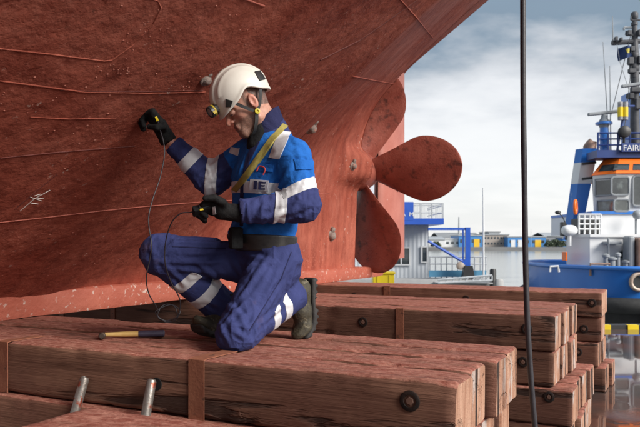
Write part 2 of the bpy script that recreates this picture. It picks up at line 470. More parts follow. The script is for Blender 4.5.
# marine growth left on the plating, in patches
mb = MB(); rg = random.Random(11)
for (cx, cy, sx_, sy_, n_) in ((118, 68, 14, 8, 60), (150, 40, 14, 14, 45), (205, 88, 16, 6, 40), (240, 20, 30, 15, 25), (60, 100, 50, 14, 40), (95, 150, 60, 30, 40), (330, 60, 40, 30, 40), (335, 215, 16, 30, 25), (60, 255, 50, 22, 40), (400, 40, 30, 18, 20)):
    for _ in range(n_ // 2):
        p = hull_hit(rg.gauss(cx, sx_), rg.gauss(cy, sy_))
        if p:
            r_ = rg.uniform(.0018, .0052); n_v = (U * .6 - Vector((0, 0, .8))).normalized()
            mb.lathe([(r_ * 1.3, -r_ * .4), (r_ * rg.uniform(.8, 1.1), r_ * .25), (r_ * .3, r_ * rg.uniform(.3, .7))], p, n_v, 6)
o = mb.build('marine_growth', pmat('growth', (.32, .085, .055), (.46, .20, .15), 40, .8), ship, smooth=60); o['kind'] = 'stuff'
# anodes and studs
def anode(p, size, rz=0, nrm=None):
    mb = MB()
    n = (nrm or (U * .75 - Vector((0, 0, .6)))).normalized(); a = n.cross(V).normalized(); b_ = n.cross(a)
    prof = [(1.15, -.3), (1.1, .15), (.8, .25), (.62, .7), (.35, .9), (.05, .95)]
    mb.lathe([(r_ * size * (1 + .12 * math.sin(k * 3.1)), h * size) for k, (r_, h) in enumerate(prof)], p, n, 11)
    mb.lathe([(.5 * size, -.3 * size), (.5 * size, .3 * size), (.1 * size, .45 * size)], p + a * size * 1.2, n, 7)
    return mb.build('anode', m_anode, ship, smooth=50)
for (x, y, sz) in ((206, 80, .030), (311, 128, .055), (331, 236, .065), (353, 166, .050)):
    p = hull_hit(x, y)
    if p: anode(p, sz, nrm=(U * .9 - Vector((0, 0, .25)) - V * .25) if x > 320 else None)

# ---- propeller
HUB_S, HUB_Z, RAD = 8.56, .93, 1.37
hub = MB(); hub.lathe([(.10, -.32), (.265, -.31), (.275, -.14), (.255, .06), (.215, .20), (.19, .24), (.185, .26), (.15, .36), (.08, .43), (.02, .45)], S(HUB_S, 0, HUB_Z), V, 28)
prop = hub.build('propeller', m_prop, ship, smooth=50)
def blade(ang):
    nr, nc = 30, 18; front = []; back = []
    for i in range(nr + 1):
        f = i / nr; f = 1 - (1 - f) ** 1.5; r = .17 + (RAD - .17) * f; x = r / RAD
        ch = .86 * math.sqrt(max(0, 1 - ((x - .70) / .3005) ** 2)) if x > .70 else interp(x, [.12, .25, .4, .55, .64, .70], [.34, .42, .57, .74, .835, .86])
        ch_old = interp(x, [.12, .25, .4, .55, .7, .82, .9, .95, .98, 1.0], [.33, .40, .55, .71, .83, .84, .745, .60, .42, .03])
        skew = .22 * (x - .2) ** 2 + .02
        phi = math.atan(1.55 / (2 * math.pi * r)); th = .085 * (1 - x) + .016
        rf, rb = [], []
        for j in range(nc + 1):
            g = j / nc - .5; a = g * ch + skew * .6
            da = a * math.cos(phi) / r; ax = a * math.sin(phi) * -1 + .10 * (x - .2)
            tt = th * math.sqrt(max(0, 1 - (2 * g) ** 2)) + .003
            an = ang + da
            for lst, sg in ((rf, 1), (rb, -1)):
                axx = ax + sg * tt * math.cos(phi) * .5; an2 = an + sg * tt * math.sin(phi) * .5 / r
                lst.append(S(HUB_S + axx, r * math.cos(an2), HUB_Z + r * math.sin(an2)))
        front.append(rf); back.append(rb)
    mb = MB(); mb.grid(front); mb.grid(back)
    mb.grid([[a, b_] for a, b_ in zip(front[-1], back[-1])]); mb.grid([[a[0], b_[0]] for a, b_ in zip(front, back)]); mb.grid([[a[-1], b_[-1]] for a, b_ in zip(front, back)])
    return mb.build('blade', m_prop, prop, smooth=60)
for a_ in (-3, 74, 141, 213, 280): blade(R(a_))

# ---- rudder: a foil with a stock and its own anodes
mb = MB(); G = []
for z in np.linspace(-.24, 2.56, 16):
    row = []
    for k in range(25):
        a = k / 24 * 2 * math.pi; g = (1 - math.cos(a)) / 2
        tk = .13 * (1.9 * math.sqrt(max(g, 0)) * (1 - g) + .09 * math.sin(math.pi * g)) * (1 if a < math.pi else -1)
        lead = 9.18 + .05 * (z + .24) / 2.8; row.append(S(lead + g * (10.26 - lead), tk + (.012 if a < math.pi else -.012), z))
    G.append(row)
mb.grid(G); mb.add(G[0], [tuple(range(25))]); mb.add(G[-1], [tuple(range(25))])
rud = mb.build('rudder', m_rudder, ship, smooth=50)
for (x, y) in ((397, 113), (396, 187)):
    t_, z_ = 0.09, 0
    d = Vector(((x - 320) / F, 1, 0)); lam = (t_ - T0) / d.dot(U); p = d * lam; p.z = CZ + (HY - y) / F * lam
    mb = MB(); mb.lathe([(.075, -.03), (.07, .03), (.045, .06), (.01, .07)], p, U, 12); mb.build('anode', m_anode, rud, smooth=50)
mb = MB(); mb.tube([S(9.55, 0, 2.3), S(9.55, 0, 3.0)], .11, 16); mb.build('rudder_stock', m_rudder, ship, smooth=50)

# ================================================================== TIMBERS
def timber_material():
    m = bpy.data.materials.new('sawn_hardwood'); m.use_nodes = True
    t = m.node_tree; L = t.links.new; b = t.nodes['Principled BSDF']
    tc = t.nodes.new('ShaderNodeTexCoord'); oi = t.nodes.new('ShaderNodeObjectInfo')
    sc = t.nodes.new('ShaderNodeMath'); sc.operation = 'MULTIPLY'; sc.inputs[1].default_value = 91.; L(oi.outputs['Random'], sc.inputs[0])
    va = t.nodes.new('ShaderNodeVectorMath'); va.operation = 'ADD'; L(tc.outputs['Object'], va.inputs[0]); L(sc.outputs[0], va.inputs[1])
    def noise(s, d=6, st=(1, 1, 1), r=.6, dist=0.):
        mp = t.nodes.new('ShaderNodeMapping'); mp.inputs['Scale'].default_value = st; L(va.outputs[0], mp.inputs[0])
        n = t.nodes.new('ShaderNodeTexNoise'); n.inputs['Scale'].default_value = s; n.inputs['Detail'].default_value = d; n.inputs['Roughness'].default_value = r; n.inputs['Distortion'].default_value = dist; L(mp.outputs[0], n.inputs['Vector']); return n.outputs[0]
    def rmp(x, lo, hi, a=0., bb=1.):
        n = t.nodes.new('ShaderNodeMapRange'); L(x, n.inputs[0]); n.inputs[1].default_value = lo; n.inputs[2].default_value = hi; n.inputs[3].default_value = a; n.inputs[4].default_value = bb; return n.outputs[0]
    def mix(f, a, bb):
        n = t.nodes.new('ShaderNodeMix'); n.data_type = 'RGBA'
        for i, v in ((0, f), (6, a), (7, bb)):
            if isinstance(v, tuple): n.inputs[i].default_value = (*v, 1)
            elif isinstance(v, (int, float)): n.inputs[i].default_value = v
            else: L(v, n.inputs[i])
        return n.outputs[2]
    def math_(op, a, bb):
        n = t.nodes.new('ShaderNodeMath'); n.operation = op
        for i, v in enumerate((a, bb)):
            if isinstance(v, (int, float)): n.inputs[i].default_value = v
            else: L(v, n.inputs[i])
        return n.outputs[0]
    grain = noise(26, 7, (.06, 1, 1), .65, .4)
    fine = noise(120, 4, (.03, 1, 1), .6)
    col = mix(rmp(grain, .30, .70), (.105, .046, .029), (.265, .132, .086))
    col = mix(rmp(noise(2.2, 4), .40, .62), col, (.155, .068, .046))
    crack = math_('MAXIMUM', rmp(noise(9, 5, (.05, 1, 1), .55, .3), .60, .66), rmp(noise(5, 6, (.10, 1, 1), .6, .5), .60, .63))
    col = mix(math_('MULTIPLY', crack, .8), col, (.022, .013, .011))
    hv = t.nodes.new('ShaderNodeHueSaturation'); L(rmp(oi.outputs['Random'], 0, 1, .8, 1.2), hv.inputs['Value']); L(col, hv.inputs['Color']); col = hv.outputs[0]
    # object-space normal: ends (x) weather to pale grey-brown; tops carry red paint dust
    sp = t.nodes.new('ShaderNodeSeparateXYZ'); L(tc.outputs['Normal'], sp.inputs[0])
    top = rmp(sp.outputs[2], .55, .85)
    dust = math_('MULTIPLY', top, rmp(noise(7, 8, (.35, 1, 1), .7), .30, .52))
    dcol = mix(rmp(noise(60, 5, (.5, 1, 1)), .38, .66), (.235, .068, .047), (.45, .205, .152))
    col = mix(dust, col, dcol)
    endf = rmp(math_('ABSOLUTE', sp.outputs[0], 0.), .6, .9)
    ecol = mix(rmp(noise(20, 6, (1, 1, .10), .6), .36, .66), (.26, .115, .066), (.50, .30, .21))
    ecol = mix(rmp(noise(6, 4, (1, 1.2, .5)), .54, .62, 0, .75), ecol, (.46, .42, .40))
    ecol = mix(rmp(noise(10, 4, (1, 1, .05)), .58, .60), ecol, (.035, .022, .018))
    col = mix(endf, col, ecol)
    L(col, b.inputs['Base Color']); b.inputs['Roughness'].default_value = .78; b.inputs['Specular IOR Level'].default_value = .3
    h = math_('ADD', math_('MULTIPLY', grain, .6), math_('MULTIPLY', fine, .35)); h = math_('SUBTRACT', h, math_('MULTIPLY', crack, .8))
    h = math_('ADD', h, math_('MULTIPLY', math_('MULTIPLY', noise(75, 5), top), .45))
    bp = t.nodes.new('ShaderNodeBump'); bp.inputs['Distance'].default_value = .010; L(h, bp.inputs['Height']); L(bp.outputs[0], b.inputs['Normal'])
    return m
m_wood = timber_material()
m_bolt = pmat('black_iron', (.018, .016, .016), (.05, .03, .024), 40, .55, metal=.5, bump=.002, bscale=80)
m_boltin = pmat('rusted_bolt', (.22, .11, .075), (.13, .07, .05), 50, .7, bump=.002)
m_strap = pmat('rusty_band', (.20, .065, .035), (.29, .11, .06), 14, .7, bump=.002, bscale=90, c3=(.10, .04, .025), spot=.6)

def timber_mesh(length, wid, hgt, seed, chip=1.0):
    """sawn baulk, local x = -length..0, y = 0..wid, z = 0..hgt, with worn, split arrises"""
    n = max(20, int(length / .035)); rc = .016
    vs = []; fs = []; prof = []
    # cross-section points (y, z, corner flag)
    def corner(cy, cz, a0):
        return [(cy + rc * math.cos(a0 + k * math.pi / 8), cz + rc * math.sin(a0 + k * math.pi / 8), 1.0) for k in range(5)]
    prof += corner(rc, rc, math.pi) + [(wid * f, 0, .15) for f in (.3, .5, .7)]
    prof += corner(wid - rc, rc, 1.5 * math.pi) + [(wid, hgt * f, .15) for f in (.3, .5, .7)]
    prof += corner(wid - rc, hgt - rc, 0) + [(wid * f, hgt, .15) for f in (.85, .7, .5, .3, .15)]
    prof += corner(rc, hgt - rc, .5 * math.pi) + [(0, hgt * f, .15) for f in (.7, .5, .3)]
    P = len(prof); cy, cz = wid / 2, hgt / 2
    xs = sorted(set([-length, -length + .012, -.012, 0.0] + [-length + length * i / n for i in range(1, n)]))
    bow = random.Random(seed).uniform(-.004, .004)
    for x in xs:
        endc = .008 if (x in (0.0, -length)) else 0
        for (y, z, c) in prof:
            q = mnoise.noise((x * 3.1 + seed * 7.3, y * 9, z * 9)); q2 = mnoise.noise((x * 17 + seed, y * 25, z * 25 + 4))
            q3 = mnoise.noise((x * 6.0 + seed * 1.7, y * 3, z * 3 + 8))
            ch = c * min(.014, max(0, q3 - .34) * .05) * chip + c * max(0, q2 - .2) * .014
            dy, dz = cy - y, cz - z; l = math.hypot(dy, dz) + 1e-6
            k = ch + .0025 * q + .0016 * q2 + endc
            vs.append((x + (.006 * q3 if endc else 0), y + dy / l * k, z + dz / l * k + bow * math.sin(math.pi * x / length)))
    for i in range(len(xs) - 1):
        for k in range(P):
            k2 = (k + 1) % P; fs.append((i * P + k, i * P + k2, (i + 1) * P + k2, (i + 1) * P + k))
    me = bpy.data.meshes.new('timber')
    me.from_pydata(vs, [], fs)
    bm = bmesh.new(); bm.from_mesh(me); bm.verts.ensure_lookup_table()
    bm.faces.new([bm.verts[k] for k in range(P)]); bm.faces.new([bm.verts[(len(xs) - 1) * P + k] for k in range(P)])
    bmesh.ops.recalc_face_normals(bm, faces=bm.faces); bm.to_mesh(me); bm.free()
    return me
TIMBERS = {}
def timber(key, s0, t_end, ztop, length, wid, hgt, label, group, chip=1.0):
    me = timber_mesh(length, wid, hgt, len(TIMBERS) + 1, chip)
    o = link_mesh('timber', me, m_wood, None, 40)
    o.location = S(s0, t_end, ztop - hgt); o.rotation_euler = (0, 0, -TH)
    tag(o, label, 'timber', group); TIMBERS[key] = o
    return o
def bolt(key, px, py, r):
    """iron ring and bolt head let into the front face of a timber"""
    o = TIMBERS[key]; s0 = o.location.dot(V); t_, z_ = ray_s(px, py, s0)
    p = S(s0 - .001, t_, z_)
    mb = MB(); n = -V
    mb.lathe([(r, -.02), (r, .0035), (r * .92, .005), (r * .62, .005), (r * .55, -.006), (r * .02, -.006)], p, n, 22); b = mb.build('bolt_washer', m_bolt, o, smooth=40)
    mb = MB(); mb.lathe([(r * .5, -.012), (r * .48, .0005), (r * .35, .004), (r * .02, .004)], p, n, 6); mb.build('bolt_head', m_boltin, b)

LAYER = ['top', 'second', 'third', 'bottom']
ROWN = ['front', 'second', 'third', 'back']
HG = .23
def stack(name, where, s0, widths, ends, sfront, length, group, hidden=()):
    for L_ in range(4):
        s = s0 + sfront[L_]
        for r_, wd in enumerate(widths):
            key = (name, L_, r_)
            rown = ROWN[r_] if r_ < len(widths) - 1 else 'back'
            if key not in hidden:
                timber(key, s, ends[L_][r_], TOPZ - L_ * HG - (.003 if L_ else 0), length + .07 * ((r_ * 7 + L_ * 3) % 5), wd - .024, HG - .004 if L_ else HG,
                       'hardwood baulk, %s row, %s layer, in the stack %s' % (rown, LAYER[L_], where), group, 1.0 if name != 'rear' else .7)
            s += wd
stack('near', 'the man kneels on', 2.29, [.26, .255, .245, .24], [[3.12, 3.10, 3.135, 3.125], [3.09, 3.10, 3.09, 3.10], [3.12, 3.05, 3.06, 3.08], [3.1, 3.1, 3.05, 3.05]],
      [0, -.045, -.01, -.02], 4.6, 'baulks in the stack under the kneeling man', hidden={('near', 2, 1), ('near', 2, 2), ('near', 3, 1), ('near', 3, 2)})
stack('mid', 'behind the man', 4.70, [.29, .29, .285, .28], [[3.07, 3.08, 3.05, 3.06], [3.06, 3.07, 3.09, 3.06], [3.18, 3.16, 3.17, 3.19], [3.16, 3.19, 3.18, 3.17]],
      [0, .01, -.03, -.02], 6.2, 'baulks in the middle stack')
stack('rear', 'below the propeller', 7.01, [.34, .31], [[3.13, 3.12], [3.12, 3.10], [3.10, 3.11], [3.16, 3.19]], [0, .015, -.015, .02], 6.6, 'baulks in the rear stack')
for key, x, y, r in ((('near', 0, 0), 410, 401, .036), (('mid', 0, 0), 363, 322, .036), (('mid', 0, 0), 527, 329, .036), (('mid', 1, 0), 523, 362, .034), (('mid', 2, 0), 549, 397, .034),
                     (('rear', 0, 0), 592, 303, .040), (('rear', 0, 0), 466, 299, .036), (('rear', 0, 0), 354, 296, .036), (('rear', 1, 0), 584, 329, .038), (('rear', 2, 0), 578, 352, .038), (('mid', 0, 0), 240, 314, .034)):
    bolt(key, x, y, r)
# one short baulk close to the camera, at the lower edge of the picture
for L_ in range(4):
    timber(('front', L_), 1.24 - .01 * L_, 3.25 + .03 * L_, TOPZ - L_ * HG, 0.97 + .05 * L_, .28, HG - .003, 'short baulk with red paint on top, nearest the camera at the lower edge' if L_ == 0 else 'short baulk, %s layer of the pile nearest the camera' % LAYER[L_], 'baulks nearest the camera', 1.6)

# rusty steel bands round the stacks
def band(px, s0, s1, z0, wid, label, group, lap=.0):
    t_, _ = ray_s(px, 300, s0)
    mb = MB(); e = .006
    pts = [(s0 - e, z0), (s0 - e, TOPZ + .004), (s0 - e + .02, TOPZ + .008), (s1, TOPZ + .008)]
    mb.grid([[S(a, t_ - wid / 2, z), S(a, t_ + wid / 2, z)] for a, z in pts]); mb.grid([[S(a + .004, t_ - wid / 2, z - .003), S(a + .004, t_ + wid / 2, z - .003)] for a, z in pts])
    for q in (-1, 1): mb.grid([[S(a, t_ + q * wid / 2, z), S(a + .004, t_ + q * wid / 2, z - .003)] for a, z in pts])
    o = mb.build('steel_band', m_strap); tag(o, label, 'steel band', group)
G_ = 'rusty bands round the timber stacks'
band(197, 2.29, 2.52, TOPZ - HG * 1.3, .075, 'rusty steel band on the near timber, below the kneeling knee', G_)
band(4, 2.29, 2.50, TOPZ - HG, .06, 'dark rusty steel band on the near timber, at the left edge', G_)
band(400, 4.70, 4.72, TOPZ - HG, .055, 'rusty steel band on the middle stack, right of the boot', G_)
band(387, 7.01, 7.03, TOPZ - HG, .07, 'rusty steel band on the rear stack, under the yellow box', G_)
band(113, 4.70, 4.74, TOPZ - HG, .05, 'rusty steel band below the keel, above the hammer handle', G_)
band(62, 4.70, 4.74, TOPZ - HG, .05, 'rusty steel band below the keel, above and left of the hammer head', G_)
# two steel drift pins standing before the near timber's face
m_steel = pmat('galvanised_steel', (.34, .32, .30), (.20, .17, .15), 20, .42, metal=.7, bump=.002, bscale=60, c3=(.30, .08, .05), spot=.58, sscale=26)
for i, (x0, y0, x1, y1) in enumerate(((85, 377, 74, 416), (152, 379, 145, 420))):
    ta, za = ray_s(x0, y0, 2.262); tb, zb = ray_s(x1, y1, 2.225)
    a = S(2.262, ta, za); b_ = S(2.225, tb, zb); d = (a - b_)
    mb = MB(); r_ = .020
    mb.lathe([(r_ * .9, -.02), (r_, 0), (r_, d.length * .93), (r_ * .85, d.length * .98), (r_ * .55, d.length), (r_ * .5, d.length - .02), (.001, d.length - .02)], b_, d, 14)
    o = mb.build('steel_pin', m_steel, smooth=40); tag(o, ('steel pin smeared with red paint, left of the two before the near timber', 'steel pin beside a dark hole, right of the two before the near timber')[i], 'steel pin', 'steel pins before the near timber')
t_, z_ = ray_s(157, 384, 2.29); mb = MB(); mb.lathe([(.026, -.015), (.026, .0035), (.001, .0035)], S(2.289, t_, z_), -V, 16); mb.build('bolt_hole', pmat('hole_black', (.006, .005, .005), rough=.9), TIMBERS[('near', 0, 0)])
# hammer lying on the timbers
hp = W(97, 333, 3.48); hp.z = CZ + TOPZ
ham = empty('hammer', hp); tag(ham, 'hammer with steel head and yellow and dark handle lying on the timbers', 'hammer')
hd = (W(161, 331.5, 3.52) - W(100, 333, 3.47)); hd.z = 0; hd.normalize(); hz = CZ + TOPZ + .016
h0 = hp + Vector((.02, 0, .016)); sd = Vector((-hd.y, hd.x, 0))
m_hwood = pmat('hammer_wood', (.55, .34, .10), (.62, .42, .16), 30, .5); m_hgrip = pmat('hammer_grip', (.035, .03, .06), (.06, .05, .08), 30, .5); m_hsteel = pmat('hammer_steel', (.05, .045, .04), (.12, .08, .06), 40, .5, metal=.7)
mb = MB(); mb.tube([h0 + hd * a for a in (0, .05, .12, .18)], [.010, .011, .014, .014], 10); mb.build('handle', m_hwood, ham, smooth=50)
mb = MB(); mb.tube([h0 + hd * a for a in (.178, .2, .27, .30, .305)], [.0145, .0165, .0165, .017, .010], 10); mb.build('grip', m_hgrip, ham, smooth=50)
mb = MB(); mb.tube([h0 + hd * .01 + sd * a for a in (-.055, -.05, -.03, -.015, .02, .05, .075)], [.012, .017, .017, .013, .013, .009, .004], 8); mb.build('head', m_hsteel, ham, smooth=40)
# black cable hanging down at the right
mb = MB(); pts = [W(521, -120, 2.85), W(522.5, -60, 2.85), W(523, 0, 2.85), W(523.3, 100, 2.85), W(524.7, 200, 2.85), W(526, 280, 2.85), W(529, 350, 2.86), W(535, 427, 2.88)]
last = pts[-1]; pts += [Vector((last.x + .05, last.y + .02, .25)), Vector((last.x + .10, last.y + .06, .05)), Vector((last.x + .2, last.y + .15, .016)), Vector((last.x + .6, last.y + .2, .016))]
def smooth_pts(pts, n=8):
    out = []
    for i in range(len(pts) - 1):
        p0, p1, p2, p3 = pts[max(i - 1, 0)], pts[i], pts[i + 1], pts[min(i + 2, len(pts) - 1)]
        for k in range(n):
            f = k / n; out.append(.5 * ((2 * p1) + (p2 - p0) * f + (2 * p0 - 5 * p1 + 4 * p2 - p3) * f * f + (3 * p1 - p0 - 3 * p2 + p3) * f ** 3))
    return out + [pts[-1]]
m_rubber = pmat('black_rubber', (.022, .020, .026), (.04, .035, .04), 30, .5, bump=.001)
mb.tube(smooth_pts(pts), .0115, 10); o = mb.build('power_cable', m_rubber, smooth=60); tag(o, 'thick black cable hanging straight down before the right hand stacks', 'cable')

# ================================================================== FAR SHORE
m_quay = pmat('quay_stone', (.20, .20, .20), (.13, .13, .135), .05, .9)
m_land = pmat('shore_ground', (.24, .24, .22), (.18, .19, .17), .02, .9)
m_blueclad = pmat('blue_cladding', (.05, .20, .48), (.07, .24, .52), .1, .5)
m_greyclad = pmat('grey_cladding', (.36, .38, .40), (.30, .32, .34), .1, .6)
m_whiteclad = pmat('white_cladding', (.68, .69, .70), (.60, .61, .62), .1, .6)
m_darkroof = pmat('dark_roof', (.20, .21, .22), (.26, .27, .28), .1, .7)
m_yellowdoor = pmat('yellow_door', (.75, .48, .03), (.68, .42, .03), .3, .5)
m_glassfar = pmat('window_glass', (.03, .04, .05), (.06, .075, .09), .8, .12, spec=.8)
m_green = pmat('dark_foliage', (.075, .10, .07), (.11, .14, .09), .2, .9)
m_brickfar = pmat('pale_brick', (.38, .33, .29), (.30, .26, .23), .1, .9)
DQ = 277.0
zq = WATER + 1.5
mb = MB(); mb.box((0, DQ + 3, (zq + WATER - 1) / 2), (1600, 6, zq - WATER + 1)); o = mb.build('quay', m_quay); tag(o, kind='structure')
mb = MB(); mb.box((0, DQ + 706, zq - 1), (3000, 1400, 2.0 - .02)); o = mb.build('far_bank', m_land); tag(o, kind='structure')
def far_building(name, x0, x1, ytop, depth, mwall, mroof, label, doors=(), wins=0, rows=1, pitch=0.0, deep=18, group='buildings on the far bank'):
    a = W(x0, ytop, depth); b = W(x1, ytop, depth); zt = a.z; base = zq
    root = empty(name, ((a.x + b.x) / 2, depth, base)); tag(root, label, 'building', group)
    w = b.x - a.x; cx = (a.x + b.x) / 2
    mb = MB(); mb.box((cx, depth + deep / 2, (zt + base) / 2), (w, deep, zt - base)); mb.build('wall', mwall, root)
    mb = MB()
    if pitch: mb.prism([(a.x - .3, depth - .3, zt + .01), (b.x + .3, depth - .3, zt + .01), (b.x + .3, depth + deep / 2, zt + pitch), (a.x - .3, depth + deep / 2, zt + pitch)], (0, 0, .25)).prism([(a.x - .3, depth + deep / 2 + .02, zt + pitch), (b.x + .3, depth + deep / 2 + .02, zt + pitch), (b.x + .3, depth + deep + .3, zt), (a.x - .3, depth + deep + .3, zt)], (0, 0, .25))
    else: mb.box((cx, depth + deep / 2, zt + .2), (w + .5, deep + .5, .4))
    mb.build('roof', mroof, root)
    for (d0, d1, mat) in doors:
        p = W(d0, 0, depth); q = W(d1, 0, depth); mb = MB(); mb.box(((p.x + q.x) / 2, depth - .06, base + (zt - base) * .36), (q.x - p.x, .2, (zt - base) * .72)); mb.build('door', mat, root)
    for r_ in range(rows):
        for k in range(wins):
            x = a.x + w * (k + .5) / wins; z = base + (zt - base) * (r_ + .62) / (rows + .15)
            mb = MB(); mb.box((x, depth - .03, z), (w / wins * .55, .12, (zt - base) / (rows + .4) * .42)); mb.build('window', m_glassfar, root)
    return root
far_building('warehouse', 424, 445, 240, 284, m_whiteclad, m_greyclad, 'low white shed on the far bank, behind the crane brace', pitch=1.2)
far_building('warehouse', 440, 482, 238.5, 320, m_greyclad, m_darkroof, 'wide grey hall with pitched roof on the far bank behind the crane post', pitch=2.6, deep=30)
far_building('warehouse', 445, 460, 239.5, 288, m_whiteclad, m_whiteclad, 'small white flat shed on the far bank beside the blue hall', wins=3)
far_building('warehouse', 459, 482, 236.0, 286, m_blueclad, m_greyclad, 'blue hall with yellow door on the far bank beside the white pole', doors=((474, 479.5, m_yellowdoor),), wins=4)
far_building('office_block', 484, 509, 235, 292, m_brickfar, m_greyclad, 'grey office block with rows of windows on the far bank', wins=8, rows=2)
far_building('office_block', 489, 500, 232.5, 300, m_greyclad, m_darkroof, 'grey stair tower rising behind the office block on the far bank', wins=3, rows=3)
far_building('warehouse', 508, 546, 237.2, 286, m_blueclad, m_greyclad, 'long blue hall with pale bays and a yellow door on the far bank', doors=((535, 541, m_yellowdoor), (511, 515, m_whiteclad), (518, 522, m_whiteclad)), wins=5)
far_building('warehouse', 545, 566, 236.5, 295, m_darkroof, m_greyclad, 'dark shed on the far bank left of the tug', pitch=1.5, wins=4)
far_building('warehouse', 563, 592, 238.5, 288, m_blueclad, m_greyclad, 'low blue shed on the far bank half hidden by the tug', wins=5)
far_building('warehouse', 395, 425, 239, 290, m_blueclad, m_darkroof, 'blue shed on the far bank behind the dockside office', wins=4)
far_building('warehouse', 600, 680, 237, 290, m_greyclad, m_darkroof, 'grey hall on the far bank behind the tug', wins=8)
def mast_far(name, x, y0, y1, depth, r, label, cat):
    a = W(x, y0, depth); b = W(x, y1, depth); b.z = zq; mb = MB(); mb.tube([b, (a + b) / 2, a], [r, r * .8, r * .5], 8); o = mb.build(name, m_greyclad, smooth=60); tag(o, label, cat)
mast_far('chimney', 459, 217, 0, 330, .55, 'thin grey chimney above the far grey hall', 'chimney')
mast_far('light_mast', 531, 229, 0, 285, .12, 'light mast on the far quay before the blue hall', 'mast')
rng = random.Random(5)
for i, (x, w, h, d) in enumerate(((549, 4, 1.8, 281), (556, 5, 2.4, 282), (561, 4, 1.9, 281), (436, 4, 1.6, 281))):
    c = W(x, 248, d); c.z = zq; root = empty('bush', c); tag(root, ('low dark shrub on the far quay, leftmost beside the dark shed', 'taller dark shrub on the far quay before the dark shed', 'dark shrub on the far quay nearest the tug', 'dark shrub on the far quay before the white shed')[i], 'shrub', 'shrubs on the far quay')
    mb = MB()
    for k in range(420):
        a = rng.uniform(0, 6.28); u_ = rng.random() ** .5; hh = rng.random()
        p = c + Vector((math.cos(a) * w * .5 * u_ * (1.1 - hh * .6), math.sin(a) * 1.2 * u_, .3 + hh * h)); q = .35
        n = Vector((rng.uniform(-1, 1), rng.uniform(-1, 1), rng.uniform(-1, 1))).normalized(); s_ = n.orthogonal() * q; v_ = n.cross(s_).normalized() * q
        mb.add([p - s_ - v_, p + s_ - v_ * .4, p + v_], [(0, 1, 2)])
    mb.build('crown', m_green, root); mb = MB(); mb.tube([c, c + Vector((0, 0, h * .6))], .12, 6); mb.build('trunk', m_darkroof, root)

# ================================================================== DOCKSIDE JETTY WITH OFFICE
DJ = 30.0
ZJ = CZ - 1.56
m_corr = pmat('pale_corrugated', (.46, .49, .53), (.52, .55, .58), 1.5, .5)
m_blue = pmat('blue_paint', (.020, .085, .42), (.03, .10, .47), 3, .35)
m_white = pmat('white_paint', (.74, .75, .76), (.68, .69, .70), 3, .4)
m_rail = pmat('pale_rail', (.52, .54, .56), (.44, .46, .48), 6, .5, metal=.3)
m_concrete = pmat('concrete_deck', (.40, .40, .40), (.31, .31, .31), 2, .8, bump=.003)
m_black = pmat('black_paint', (.018, .018, .02), (.03, .03, .03), 4, .5)
m_yellow = pmat('yellow_plastic', (.80, .60, .015), (.72, .52, .015), 3, .4)
m_glass = pmat('dark_glass', (.02, .028, .032), (.05, .06, .065), 2, .06, spec=.9)
m_frame = pmat('window_frame', (.60, .61, .62), (.55, .56, .57), 8, .5)
x0 = W(330, 0, DJ).x; x1 = W(489, 0, DJ).x
mb = MB(); mb.box(((x0 + x1) / 2, DJ + 3.6, ZJ - .2), (x1 - x0, 8.4, .4)); mb.build('jetty_deck', m_concrete); tag(bpy.data.objects['jetty_deck'], kind='structure')
mb = MB(); mb.box(((x0 + x1) / 2 - .3, DJ + 3.6, (ZJ - .4 + WATER - .5) / 2), (x1 - x0 - .6, 7.6, ZJ - .4 - WATER + .5)); o = mb.build('jetty_pontoon', m_black); tag(o, kind='structure')
# office: lower corrugated storey, balcony, upper storey hidden by the ship
off = empty('office', (W(390, 0, DJ).x, DJ + 3, ZJ)); tag(off, 'grey corrugated dockside office with blue balcony fascia seen past the propeller', 'building')
ax0 = W(330, 0, DJ + 1).x; ax1 = W(428.5, 0, DJ + 1).x; zt = W(0, 221, DJ + 1).z
mb = MB()
n = int((ax1 - ax0) / .09); prof = []
for i in range(n + 1):
    x = ax0 + (ax1 - ax0) * i / n; prof.append((x, DJ + 1 + (.02 if i % 2 else 0)))
mb.grid([[(x, y, ZJ) for x, y in prof], [(x, y, zt) for x, y in prof]])
mb.add([(ax1, DJ + 1, ZJ), (ax1, DJ + 5, ZJ), (ax1, DJ + 5, zt), (ax1, DJ + 1, zt)], [(0, 1, 2, 3)]); mb.add([(ax0, DJ + 5, ZJ), (ax1, DJ + 5, ZJ), (ax1, DJ + 5, zt), (ax0, DJ + 5, zt)], [(0, 1, 2, 3)])
mb.build('wall', m_corr, off)
def window(root, x0, y0, x1, y1, d, thick=.05, fr=.06, bars=()):
    a = W(x0, y1, d); b = W(x1, y0, d); cx, cz = (a.x + b.x) / 2, (a.z + b.z) / 2; w, h = b.x - a.x, b.z - a.z
    mb = MB()
    for q in (-1, 1):
        mb.box((cx + q * (w / 2 - fr / 2), d - thick / 2, cz), (fr, thick, h)); mb.box((cx, d - thick / 2 + .001, cz + q * (h / 2 - fr / 2)), (w - 2 * fr, thick, fr))
    for f in bars: mb.box((a.x + w * f, d - thick / 2 + .001, cz), (fr, thick, h - 2 * fr))
    f_ = mb.build('window', m_frame, root)
    mb = MB(); mb.box((cx, d - .005, cz), (w - fr * 1.5, .02, h - fr * 1.5)); mb.build('pane', m_glass, f_)
    return f_
window(off, 386, 247, 410.5, 265.5, DJ + .97, bars=(.62,))
window(off, 421, 246, 428, 263, DJ + .97)
